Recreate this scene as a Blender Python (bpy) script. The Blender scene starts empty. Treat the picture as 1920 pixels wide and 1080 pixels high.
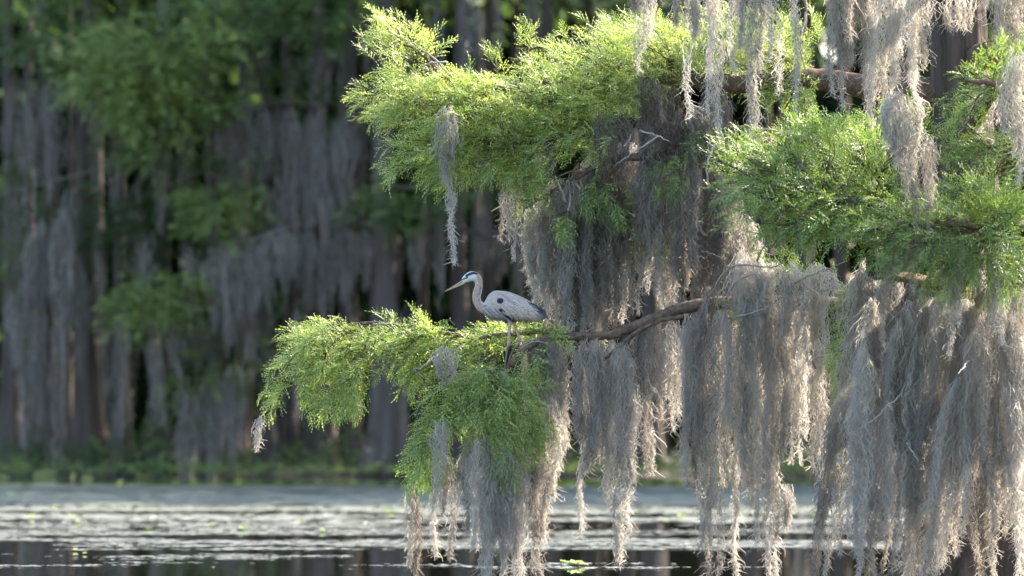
import bpy, math
import numpy as np
from mathutils import Matrix, Vector

rng = np.random.default_rng(7)
scene = bpy.context.scene
col = scene.collection

# ------------------------------------------------------------------ camera
CAM_H, F, HORIZON = 1.8, 12000.0, 748.0           # camera height (m), focal length and horizon row in photo pixels
PITCH = math.atan((HORIZON - 540.0) / F)
cam_d = bpy.data.cameras.new('camera')
cam = bpy.data.objects.new('camera', cam_d)
col.objects.link(cam)
cam.location = (0, 0, CAM_H)
cam.rotation_euler = (math.pi / 2 + PITCH, 0, 0)
cam_d.sensor_width = 36.0
cam_d.lens = 36.0 * F / 1920.0
cam_d.clip_start, cam_d.clip_end = 1.0, 6000.0
cam_d.dof.use_dof = True
cam_d.dof.focus_distance = 59.9
cam_d.dof.aperture_fstop = 2.1
scene.camera = cam

# ------------------------------------------------------------------ sky, sun, exposure
SUN = np.array([0.66, 0.40, 0.62]); SUN = SUN / np.linalg.norm(SUN)
world = bpy.data.worlds.new('World'); scene.world = world; world.use_nodes = True
wn = world.node_tree.nodes; wl = world.node_tree.links
sky = wn.new('ShaderNodeTexSky'); sky.sky_type = 'NISHITA'; sky.sun_disc = False
sky.sun_elevation = math.asin(SUN[2]); sky.sun_rotation = math.atan2(SUN[0], SUN[1])
sky.air_density = 1.0; sky.dust_density = 2.0; sky.ozone_density = 1.0
wn['Background'].inputs['Strength'].default_value = 0.15
wl.new(sky.outputs[0], wn['Background'].inputs['Color'])
sun_d = bpy.data.lights.new('sun', 'SUN'); sun_d.energy = 5.0; sun_d.angle = math.radians(0.6)
sun_d.color = (1.0, 0.91, 0.78)
sun = bpy.data.objects.new('sun', sun_d); col.objects.link(sun)
sun.rotation_euler = Vector(SUN).to_track_quat('Z', 'Y').to_euler(); sun.location = (40, 80, 60)
scene.view_settings.view_transform = 'Standard'; scene.view_settings.look = 'None'
scene.view_settings.gamma = 1.0; scene.view_settings.exposure = 2.25
scene.cycles.use_denoising = True
scene.cycles.max_bounces = 8; scene.cycles.transmission_bounces = 4; scene.cycles.diffuse_bounces = 4
scene.cycles.caustics_reflective = False; scene.cycles.caustics_refractive = False

# ------------------------------------------------------------------ helpers
_fw = np.array([0, math.cos(PITCH), math.sin(PITCH)]); _up = np.array([0, -math.sin(PITCH), math.cos(PITCH)])
def P(px, py, Y):
    """photo pixel at a known distance Y -> world point"""
    d = _fw * F + np.array([1.0, 0, 0]) * (px - 960.0) + _up * (540.0 - py)
    return np.array([0, 0, CAM_H]) + d * (Y / d[1])
def W(px, py):
    """photo pixel on the water plane"""
    d = _fw * F + np.array([1.0, 0, 0]) * (px - 960.0) + _up * (540.0 - py)
    return np.array([0, 0, CAM_H]) + d * (-CAM_H / d[2])
def nrm(v):
    v = np.asarray(v, float); return v / np.maximum(np.linalg.norm(v, axis=-1, keepdims=True), 1e-9)

class G:
    """collects verts, quads and tris for one mesh"""
    def __init__(s): s.v, s.q, s.t, s.a, s.n = [], [], [], [], 0
    def add(s, v, q=None, t=None, a=None):
        v = np.asarray(v, float).reshape(-1, 3)
        if q is not None: s.q.append(np.asarray(q).reshape(-1, 4) + s.n)
        if t is not None: s.t.append(np.asarray(t).reshape(-1, 3) + s.n)
        if a is None: a = np.full(len(v), 0.5)
        s.a.append(np.broadcast_to(np.asarray(a, float), (len(v),)) if np.ndim(a) == 0 else np.asarray(a, float))
        s.v.append(v); s.n += len(v)
        return s
    def mesh(s, name, mat, off=(0, 0, 0), smooth=False):
        me = bpy.data.meshes.new(name)
        v = np.concatenate(s.v) - np.asarray(off)
        q = np.concatenate(s.q) if s.q else np.zeros((0, 4), int)
        t = np.concatenate(s.t) if s.t else np.zeros((0, 3), int)
        me.vertices.add(len(v)); me.vertices.foreach_set('co', v.astype(np.float32).ravel())
        nl = q.size + t.size
        me.loops.add(nl); me.loops.foreach_set('vertex_index', np.concatenate([q.ravel(), t.ravel()]).astype(np.int32))
        npo = len(q) + len(t); me.polygons.add(npo)
        st = np.concatenate([np.arange(len(q)) * 4, q.size + np.arange(len(t)) * 3]).astype(np.int32)
        me.polygons.foreach_set('loop_start', st)
        if smooth: me.polygons.foreach_set('use_smooth', np.ones(npo, bool))
        at = me.attributes.new('rnd', 'FLOAT', 'POINT'); at.data.foreach_set('value', np.concatenate(s.a).astype(np.float32))
        me.update(calc_edges=True)
        if mat: me.materials.append(mat)
        return me

def put(name, me, parent=None, loc=(0, 0, 0)):
    o = bpy.data.objects.new(name, me); col.objects.link(o); o.location = loc
    if parent: o.parent = parent
    return o
def tag(o, label=None, cat=None, group=None, kind=None):
    if label: o['label'] = label
    if cat: o['category'] = cat
    if group: o['group'] = group
    if kind: o['kind'] = kind
    return o

def smooth_path(pts, n):
    """Catmull-Rom through control rows (any number of columns)"""
    p = np.asarray(pts, float); p = np.vstack([2 * p[0] - p[1], p, 2 * p[-1] - p[-2]])
    m = len(p) - 3; u = np.linspace(0, m - 1e-6, n); i = u.astype(int); f = (u - i)[:, None]
    a, b, c, d = p[i], p[i + 1], p[i + 2], p[i + 3]
    return 0.5 * (2 * b + (c - a) * f + (2 * a - 5 * b + 4 * c - d) * f ** 2 + (3 * b - a - 3 * c + d) * f ** 3)

def tube(g, path, rad, seg=8, wob=0.0, a=0.5, flute=None):
    path = np.asarray(path, float); n = len(path); rad = np.broadcast_to(np.asarray(rad, float), (n,))
    tan = nrm(np.gradient(path, axis=0)); ref = np.array([0, 1.0, 0.13])
    s = nrm(np.cross(tan, ref)); u = np.cross(s, tan)
    th = np.linspace(0, 2 * math.pi, seg, endpoint=False)
    r = rad[:, None] * np.ones((1, seg))
    if flute is not None: r = r * flute(np.linspace(0, 1, n)[:, None], th[None, :])
    if wob: r = r * (1 + wob * rng.normal(size=r.shape))
    v = path[:, None] + r[..., None] * (np.cos(th)[None, :, None] * s[:, None] + np.sin(th)[None, :, None] * u[:, None])
    i = np.arange(n - 1)[:, None] * seg; j = np.arange(seg)[None]; k = (j + 1) % seg
    q = np.stack([i + j, i + k, i + seg + k, i + seg + j], -1)
    g.add(v, q, a=a)
    b = g.n - n * seg
    for ring, c in ((0, path[0]), (n - 1, path[-1])):
        m = g.n; g.add([c], a=a if np.ndim(a) == 0 else 0.5)
        jj = np.arange(seg); kk = (jj + 1) % seg
        t = np.stack([b + ring * seg + jj, b + ring * seg + kk, np.full(seg, m)], -1)
        g.t.append(t if ring else t[:, ::-1])
    return g

def ribbons(g, pts, w, a):
    """pts S,N,3 ; w S,N ; a S"""
    S, N, _ = pts.shape
    tan = nrm(np.gradient(pts, axis=1)); side = nrm(np.cross(tan, nrm(rng.normal(size=(S, 1, 3)) + np.array([0, -0.3, 0]))))
    v = np.stack([pts - side * w[..., None] * .5, pts + side * w[..., None] * .5], 2).reshape(-1, 3)
    base = np.arange(S)[:, None] * (2 * N) + np.arange(N - 1)[None] * 2
    q = np.stack([base, base + 1, base + 3, base + 2], -1)
    g.add(v, q, a=np.repeat(a, 2 * N))

def vnoise(x, y, scale, seed):
    r = np.random.default_rng(seed); T = r.random((256, 256))
    u, v = x / scale + 1000, y / scale + 1000; i, j = np.floor(u).astype(int), np.floor(v).astype(int)
    fu, fv = u - i, v - j; fu = fu * fu * (3 - 2 * fu); fv = fv * fv * (3 - 2 * fv)
    g = lambda a, b: T[a % 256, b % 256]
    return (g(i, j) * (1 - fu) + g(i + 1, j) * fu) * (1 - fv) + (g(i, j + 1) * (1 - fu) + g(i + 1, j + 1) * fu) * fv

# ------------------------------------------------------------------ materials
def mat(name):
    m = bpy.data.materials.new(name); m.use_nodes = True; n = m.node_tree.nodes; n.clear()
    out = n.new('ShaderNodeOutputMaterial'); return m, n, m.node_tree.links, out
def ramp(n, stops):
    r = n.new('ShaderNodeValToRGB'); e = r.color_ramp.elements
    while len(e) < len(stops): e.new(0.5)
    for k, (p, c) in zip(e, stops): k.position = p; k.color = (*c, 1)
    return r
def leafy(name, stops, trans, gloss=0.08, tcol=(1, 1, 1)):
    """thin leaf: diffuse + translucent + a little gloss, colour from the per-leaf value"""
    m, n, l, out = mat(name)
    at = n.new('ShaderNodeAttribute'); at.attribute_name = 'rnd'
    r = ramp(n, stops); l.new(at.outputs['Fac'], r.inputs[0])
    d = n.new('ShaderNodeBsdfDiffuse'); t = n.new('ShaderNodeBsdfTranslucent')
    l.new(r.outputs[0], d.inputs['Color'])
    mu = n.new('ShaderNodeMixRGB'); mu.blend_type = 'MULTIPLY'; mu.inputs[0].default_value = 1; mu.inputs[2].default_value = (*tcol, 1)
    l.new(r.outputs[0], mu.inputs[1]); l.new(mu.outputs[0], t.inputs['Color'])
    mx = n.new('ShaderNodeMixShader'); mx.inputs[0].default_value = trans
    l.new(d.outputs[0], mx.inputs[1]); l.new(t.outputs[0], mx.inputs[2])
    if gloss:
        gl = n.new('ShaderNodeBsdfGlossy'); gl.inputs['Roughness'].default_value = 0.45; gl.inputs['Color'].default_value = (1, 1, 1, 1)
        m2 = n.new('ShaderNodeMixShader'); m2.inputs[0].default_value = gloss
        l.new(mx.outputs[0], m2.inputs[1]); l.new(gl.outputs[0], m2.inputs[2]); l.new(m2.outputs[0], out.inputs[0])
    else: l.new(mx.outputs[0], out.inputs[0])
    return m
def bark(name, c0, c1, scale=6.0, stretch=0.12, bump=0.6, rough=0.95):
    m, n, l, out = mat(name)
    tc = n.new('ShaderNodeTexCoord'); mp = n.new('ShaderNodeMapping'); mp.inputs['Scale'].default_value = (1, 1, stretch)
    l.new(tc.outputs['Object'], mp.inputs[0])
    no = n.new('ShaderNodeTexNoise'); no.inputs['Scale'].default_value = scale; no.inputs['Detail'].default_value = 8; no.inputs['Roughness'].default_value = .68
    l.new(mp.outputs[0], no.inputs[0])
    r = ramp(n, [(.30, c0), (.72, c1)]); l.new(no.outputs[0], r.inputs[0])
    b = n.new('ShaderNodeBsdfPrincipled'); b.inputs['Roughness'].default_value = rough; b.inputs['Specular IOR Level'].default_value = .2
    l.new(r.outputs[0], b.inputs['Base Color'])
    bp = n.new('ShaderNodeBump'); bp.inputs['Strength'].default_value = bump; bp.inputs['Distance'].default_value = .05
    l.new(no.outputs[0], bp.inputs['Height']); l.new(bp.outputs[0], b.inputs['Normal']); l.new(b.outputs[0], out.inputs[0])
    return m

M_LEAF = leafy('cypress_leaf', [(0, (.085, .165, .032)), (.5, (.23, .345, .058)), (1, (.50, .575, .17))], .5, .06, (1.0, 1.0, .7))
M_FARLEAF = leafy('far_leaf', [(0, (.03, .056, .02)), (.5, (.085, .145, .04)), (1, (.27, .34, .085))], .35, .03, (1, 1, .7))
M_MOSS = leafy('spanish_moss', [(0, (.17, .145, .12)), (.25, (.33, .30, .27)), (.5, (.49, .465, .43)), (.8, (.60, .575, .54)), (1, (.68, .655, .62))], .56, .0, (1, .95, .86))
M_FARMOSS = leafy('far_moss', [(0, (.12, .105, .09)), (.5, (.26, .232, .205)), (1, (.41, .37, .33))], .25, 0)
M_BARK = bark('cypress_bark', (.035, .027, .022), (.15, .12, .10), 7, .10, .8)
M_LIMB = bark('limb_bark', (.065, .043, .03), (.25, .175, .13), 22, 1.0, .5)
M_TWIG = bark('dead_twig', (.22, .19, .16), (.45, .40, .35), 30, 1.0, .3)
M_FARBARK = bark('far_bark', (.05, .04, .034), (.19, .155, .135), 3.2, .09, .6)

# ------------------------------------------------------------------ setting: ground, water, duckweed
def ground_mat():
    m, n, l, out = mat('mud'); b = n.new('ShaderNodeBsdfPrincipled'); no = n.new('ShaderNodeTexNoise')
    no.inputs['Scale'].default_value = 1.5; no.inputs['Detail'].default_value = 8
    r = ramp(n, [(.3, (.02, .017, .012)), (.7, (.06, .05, .03))]); l.new(no.outputs[0], r.inputs[0])
    l.new(r.outputs[0], b.inputs['Base Color']); b.inputs['Roughness'].default_value = .95; l.new(b.outputs[0], out.inputs[0]); return m
g = G()
xs = np.array([-3000, -400, -100, 100, 400, 3000.]); ys = np.array([-2500, -60, 140, 150.5, 153, 400, 3000.])
zs = np.array([.2, -1.2, -1.0, -.15, .16, .25, .3])
X, Yg = np.meshgrid(xs, ys); Z = np.repeat(zs[:, None], len(xs), 1)
i, j = np.meshgrid(np.arange(len(ys) - 1), np.arange(len(xs) - 1), indexing='ij'); k = i * len(xs) + j
g.add(np.stack([X, Yg, Z], -1), np.stack([k, k + 1, k + 1 + len(xs), k + len(xs)], -1))
tag(put('ground', g.mesh('ground', ground_mat())), kind='structure')

def water_mat():
    m, n, l, out = mat('lake_water'); b = n.new('ShaderNodeBsdfPrincipled')
    b.inputs['Base Color'].default_value = (.012, .013, .010, 1); b.inputs['Roughness'].default_value = .02; b.inputs['IOR'].default_value = 1.33
    tc = n.new('ShaderNodeTexCoord')
    n1 = n.new('ShaderNodeTexNoise'); n1.inputs['Scale'].default_value = 2.2; n1.inputs['Detail'].default_value = 4
    l.new(tc.outputs['Object'], n1.inputs[0])
    n2 = n.new('ShaderNodeTexNoise'); n2.inputs['Scale'].default_value = .22; n2.inputs['Detail'].default_value = 5
    l.new(tc.outputs['Object'], n2.inputs[0])
    r = ramp(n, [(.45, (.05, .05, .05)), (.66, (1, 1, 1))]); l.new(n2.outputs[0], r.inputs[0])
    mu = n.new('ShaderNodeMath'); mu.operation = 'MULTIPLY'; l.new(n1.outputs[0], mu.inputs[0]); l.new(r.outputs[0], mu.inputs[1])
    bp = n.new('ShaderNodeBump'); bp.inputs['Strength'].default_value = .10; bp.inputs['Distance'].default_value = .01
    l.new(mu.outputs[0], bp.inputs['Height']); l.new(bp.outputs[0], b.inputs['Normal']); l.new(b.outputs[0], out.inputs[0]); return m
g = G(); g.add([(-380, -55, 0), (380, -55, 0), (380, 151.4, 0), (-380, 151.4, 0)], [[0, 1, 2, 3]])
tag(put('lake_water', g.mesh('lake_water', water_mat())), kind='structure')

def duckweed_mat():
    m, n, l, out = mat('duckweed'); at = n.new('ShaderNodeAttribute'); at.attribute_name = 'rnd'
    r = ramp(n, [(0, (.09, .105, .065)), (.5, (.165, .172, .125)), (1, (.37, .355, .335))]); l.new(at.outputs['Fac'], r.inputs[0])
    b = n.new('ShaderNodeBsdfPrincipled'); l.new(r.outputs[0], b.inputs['Base Color']); b.inputs['Roughness'].default_value = .38
    b.inputs['Specular IOR Level'].default_value = .6
    l.new(b.outputs[0], out.inputs[0]); return m
M_DUCK = duckweed_mat()
def discs(g, c, r, a, tilt):
    n = len(c); th = np.linspace(0, 2 * math.pi, 6, endpoint=False)
    rr = r[:, None] * (1 + .3 * rng.normal(size=(n, 6)))
    v = np.zeros((n, 6, 3)); v[..., 0] = c[:, None, 0] + rr * np.cos(th); v[..., 1] = c[:, None, 1] + rr * np.sin(th)
    tl = rng.normal(size=(n, 2)) * tilt
    v[..., 2] = .006 + rng.random((n, 1)) * .006 + np.abs((v[..., 0] - c[:, None, 0]) * tl[:, :1] + (v[..., 1] - c[:, None, 1]) * tl[:, 1:])
    b = np.arange(n)[:, None] * 6
    g.add(v, np.concatenate([b + np.array([[0, 1, 2, 3]]), b + np.array([[0, 3, 4, 5]])]), a=np.repeat(a, 6))
g = G()
for (y0, y1, n, rad, thr, sharp, tone, tilt) in ((62, 76, 46000, .038, .57, .06, .62, .03), (76, 92, 44000, .062, .44, .14, .50, .018), (92, 108, 28000, .12, .42, .12, .55, .04), (108, 139, 32000, .30, .22, .12, .42, .012)):
    x = rng.uniform(-17, 17, n) ; y = rng.uniform(y0, y1, n)
    f = .36 * vnoise(x, y, 3.6, 11) + .26 * vnoise(x, y, 1.0, 12) + .16 * vnoise(x, y, .35, 13) + .22 * vnoise(x * .12, y, 1.7, 14)
    k = rng.random(n) < np.clip((f - thr - .5 * np.clip((y - 124) / 15, 0, 1) * (.5 + vnoise(x * .3, y, 3, 21))) / sharp, 0, 1)
    x, y, f = x[k], y[k], f[k]
    tn = tone + .35 * (vnoise(x * .15, y, 4.5, 15) - .5) + .12 * rng.normal(size=len(x))
    discs(g, np.stack([x, y], -1), rad * rng.uniform(.5, 1.4, len(x)), np.clip(tn, 0, 1), tilt)
tag(put('duckweed', g.mesh('duckweed', M_DUCK)), 'pale drifting film of duckweed and pollen lying on the dark lake', 'duckweed', kind='stuff')

# ------------------------------------------------------------------ foliage templates
def branchlet_batch(base, d, nrml, L, droop):
    """pinnate leaflets: needles in two ranks on a thin spine; returns verts (B,V,3) and tris"""
    side = nrm(np.cross(nrml, d)); up = np.cross(d, side); K = 3
    vs, ts = [], []
    for i in range(K):
        u = .06 + .72 * i / (K - 1); ln = .098 * (1 - .6 * abs(u - .45) / .55)
        for sg in (-1, 1):
            o = len(vs); vs += [(u - .07, 0, 0), (u + .22, 0, 0), (u + .25, sg * ln, .015)]; ts.append((o, o + 1, o + 2))
    o = len(vs); vs += [(.0, -.010, 0), (.0, .010, 0), (1.0, 0, 0)]; ts.append((o, o + 1, o + 2))
    vs = np.array(vs); ts = np.array(ts)
    u, v, w = vs[:, 0], vs[:, 1], vs[:, 2]
    Lb = L[:, None, None]
    out = base[:, None] + Lb * (u[None, :, None] * d[:, None] + v[None, :, None] * side[:, None] + (w - 0)[None, :, None] * up[:, None])
    out[..., 2] -= (droop[:, None] * L[:, None]) * u[None] ** 2
    return out, ts
def spray_template(seed, coarse=False, w=.06):
    """one leafy shoot along +X, up +Z, about 1 unit long"""
    global rng
    keep = rng; rng = np.random.default_rng(seed)
    nb = 19 if not coarse else 12
    t = np.linspace(.08, 1, nb); arch = rng.uniform(.05, .22); sw = rng.normal() * .12
    tw = np.stack([t, sw * t ** 2, .10 * np.sin(t * 2.6) - arch * t ** 2], -1); td = nrm(np.gradient(tw, axis=0))
    sg = np.where(np.arange(nb) % 2 == 0, 1, -1)
    ang = np.radians(rng.normal(52, 10, nb)) * (1 - .75 * t ** 3)
    d = nrm(td * np.cos(ang)[:, None] + np.array([0, 1, 0]) * (sg * np.sin(ang))[:, None] * .85 + np.array([0, 0, 1]) * rng.normal(.32, .22, nb)[:, None])
    L = rng.uniform(.30, .46, nb) * (1 - .35 * t ** 2)
    nr = nrm(np.array([0, 0, 1.0]) + rng.normal(size=(nb, 3)) * .45)
    g = G(); rnd = rng.normal(.5, .13, nb)
    if coarse:
        side = nrm(np.cross(nr, d))
        v = np.stack([tw, tw + d * L[:, None] * .5 + side * w * .5, tw + d * L[:, None], tw + d * L[:, None] * .5 - side * w * .5], 1)
        v[:, 2, 2] -= L * .1
        g.add(v, np.arange(nb * 4).reshape(-1, 4), a=np.repeat(rnd, 4))
    else:
        v, ts = branchlet_batch(tw, d, nr, L, rng.uniform(-.15, .45, nb))
        tt = (np.arange(nb)[:, None, None] * v.shape[1] + ts[None]).reshape(-1, 3)
        g.add(v, t=tt, a=np.repeat(rnd, v.shape[1]))
        tube(g, np.vstack([[0, 0, 0], tw[::8]]), np.linspace(.012, .004, 1 + len(tw[::8])), 3, a=.0)
    rng = keep
    return g
TEMPL = [spray_template(100 + i) for i in range(10)]
TDATA = [(np.concatenate(t.v), np.concatenate(t.t), np.concatenate(t.q) if t.q else None, np.concatenate(t.a)) for t in TEMPL]
FTEMPL = [spray_template(200 + i, True) for i in range(6)]
FDATA = [(np.concatenate(t.v), None, np.concatenate(t.q), np.concatenate(t.a)) for t in FTEMPL]
WDATA = [(np.concatenate(t.v), None, np.concatenate(t.q), np.concatenate(t.a)) for t in [spray_template(300 + i, True, .2) for i in range(5)]]
def frame(d, up):
    x = nrm(d); y = nrm(np.cross(up, x)); z = np.cross(x, y); return np.stack([x, y, z], -1)
def add_sprays(g, data, pos, dirs, ups, sc, tone):
    R = frame(dirs, ups); which = rng.integers(0, len(data), len(pos))
    for w, (v, t, q, a) in enumerate(data):
        k = np.where(which == w)[0]
        if not len(k): continue
        vv = np.einsum('nij,vj->nvi', R[k], v) * sc[k, None, None] + pos[k, None]
        o = np.arange(len(k))[:, None, None] * len(v)
        g.add(vv, None if q is None else (q[None] + o).reshape(-1, 4), None if t is None else (t[None] + o).reshape(-1, 3),
              np.clip(a[None] + tone[k, None], 0, 1).ravel())

# ------------------------------------------------------------------ the cypress tree in the lake
PXM = 200.0                                     # photo pixels per metre at 60 m
TB = P(1835, 1108, 60.4); TB[2] = -.6
tree = bpy.data.objects.new('cypress_tree', None); col.objects.link(tree); tree.location = TB
tag(tree, 'great bald cypress standing in the lake, its mossy limbs reaching over the water', 'tree')

def fl(t, th):
    e = np.exp(-t * 5.5)
    return 1 + e * (.16 * np.sin(5 * th + .6) + .10 * np.sin(9 * th + 2)) + .03 * np.sin(13 * th + t * 9) + .02 * np.sin(23 * th - t * 7)
g = G()
tp = smooth_path([TB, P(1832, 950, 60.4), P(1825, 700, 60.4), P(1815, 400, 60.45), P(1800, 120, 60.5), P(1785, -300, 60.5), P(1770, -1000, 60.4), P(1760, -2000, 60.4)], 120)
zz = np.linspace(0, 1, 120); hgt = tp[:, 2] + .6
tr_r = .36 + .85 * np.exp(-hgt / .95) - .016 * hgt; tr_r = np.maximum(tr_r, .06)
tube(g, tp, tr_r, 64, flute=fl, wob=.012)
put('trunk', g.mesh('trunk', M_BARK, TB, True), tree)

LIMBS = {   # control points: photo x, y, distance, radius (m)
 'upper': [(1800, 175, 60.5, .15), (1640, 165, 60.6, .12), (1520, 148, 60.6, .10), (1380, 158, 60.5, .085), (1290, 150, 60.5, .07), (1200, 150, 60.4, .055), (1090, 175, 60.3, .045), (980, 190, 60.3, .035), (870, 175, 60.2, .025), (800, 110, 60.2, .018), (715, 45, 60.2, .006)],
 'upper_low': [(1800, 300, 60.5, .16), (1640, 290, 60.7, .14), (1450, 265, 60.6, .12), (1310, 245, 60.4, .09), (1230, 235, 60.3, .06), (1130, 230, 60.2, .035), (1030, 262, 60.0, .022), (930, 270, 60.0, .016), (820, 270, 60.0, .011), (735, 315, 60.0, .006)],
 'heron': [(1810, 520, 60.4, .14), (1690, 560, 60.3, .10), (1590, 572, 60.2, .075), (1450, 566, 60.1, .066), (1310, 572, 60.0, .060), (1225, 598, 60.0, .055), (1150, 626, 60.0, .045), (1075, 632, 60.0, .036), (1025, 634, 60.0, .034), (990, 652, 60.0, .032), (962, 678, 60.0, .030), (944, 701, 60.0, .026), (915, 708, 59.95, .02), (880, 735, 59.9, .015), (840, 790, 59.8, .008)],
 'tip': [(1080, 631, 60.0, .03), (1000, 622, 60.2, .024), (900, 632, 60.2, .022), (850, 626, 60.1, .020), (770, 613, 60.1, .017), (690, 605, 60.1, .013), (610, 625, 60.1, .010), (540, 680, 60.0, .007), (492, 745, 60.0, .004)],
 'second': [(1310, 590, 59.95, .022), (1230, 604, 59.9, .020), (1165, 645, 59.9, .018), (1120, 690, 59.9, .01)],
 'mid': [(1450, 270, 60.5, .08), (1300, 290, 60.2, .05), (1150, 300, 60.0, .035), (1060, 345, 60.1, .022), (990, 385, 60.1, .010)],
 'front': [(1815, 430, 60.2, .12), (1760, 400, 58.6, .085), (1680, 390, 57.4, .06), (1560, 370, 57.0, .04), (1440, 340, 56.9, .02), (1345, 300, 56.9, .008)],
 'front_low': [(1820, 470, 60.2, .11), (1835, 450, 58.4, .08), (1860, 430, 57.0, .05), (1800, 420, 56.6, .035), (1690, 420, 56.5, .02), (1600, 440, 56.5, .008)],
 'front_right': [(1830, 330, 60.2, .12), (1880, 300, 58.6, .09), (1960, 270, 57.6, .06), (2080, 240, 57.0, .03)],
 'front_up': [(1815, 240, 60.3, .1), (1850, 190, 58.6, .06), (1870, 160, 57.6, .04), (1810, 150, 57.4, .015)],
 'high': [(1790, -20, 60.5, .15), (1700, -70, 59.2, .11), (1560, -95, 58.3, .09), (1400, -95, 57.9, .07), (1270, -85, 57.8, .045), (1150, -70, 57.8, .02)],
 'high_right': [(1790, -150, 60.5, .14), (1880, -170, 60.9, .1), (2030, -230, 61.5, .08), (2200, -260, 61.9, .03)],
 'high_back': [(1785, -250, 60.5, .14), (1790, -330, 61.6, .1), (1800, -420, 62.8, .06), (1790, -470, 63.6, .03)],
 'top_left': [(1780, -500, 60.5, .12), (1640, -620, 60.2, .08), (1480, -700, 59.9, .03)],
 'top_right': [(1780, -600, 60.5, .12), (1900, -740, 60.9, .08), (2060, -830, 61.2, .03)],
 'outer': [(1820, 420, 60.4, .14), (1950, 380, 59.0, .1), (2130, 340, 57.9, .07), (2350, 330, 57.3, .03)],  # outer limbs: unseen boughs added to shade the right side
 'outer_high': [(1810, 120, 60.5, .14), (1960, 60, 59.2, .1), (2160, 0, 58.0, .07), (2420, -20, 57.5, .03)],
 'outer_front': [(1795, -80, 60.5, .15), (1950, -220, 59.6, .11), (2200, -330, 58.2, .08), (2450, -420, 57.2, .05), (2700, -500, 56.6, .02)],
 'skirt': [(1835, 560, 60.2, .09), (1780, 540, 58.8, .06), (1700, 520, 58.0, .05), (1640, 520, 57.8, .02)],
 'skirt_right': [(1850, 560, 60.2, .09), (1880, 530, 58.6, .07), (1940, 520, 58.0, .05), (2000, 530, 57.8, .02)],
 'back_sprig': [(1700, 560, 60.3, .05), (1640, 575, 59.8, .03), (1600, 600, 59.5, .02), (1580, 680, 59.45, .008)],
}
SK = {}; LO_ = {}
for nm, c in LIMBS.items():
    c3 = np.array([[*P(x, y, Y), r] for x, y, Y, r in c]); p = smooth_path(c3, 10 * len(c))
    p[1:-1, :3] += rng.normal(size=(len(p) - 2, 3)) * .004
    SK[nm] = p
    g = G(); tube(g, p[:, :3], np.maximum(p[:, 3], .003), 12, wob=.035)
    LO_[nm] = put('limb', g.mesh('limb', M_BARK if nm in ('upper_low', 'front') else M_LIMB, TB, True), tree)

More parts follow.
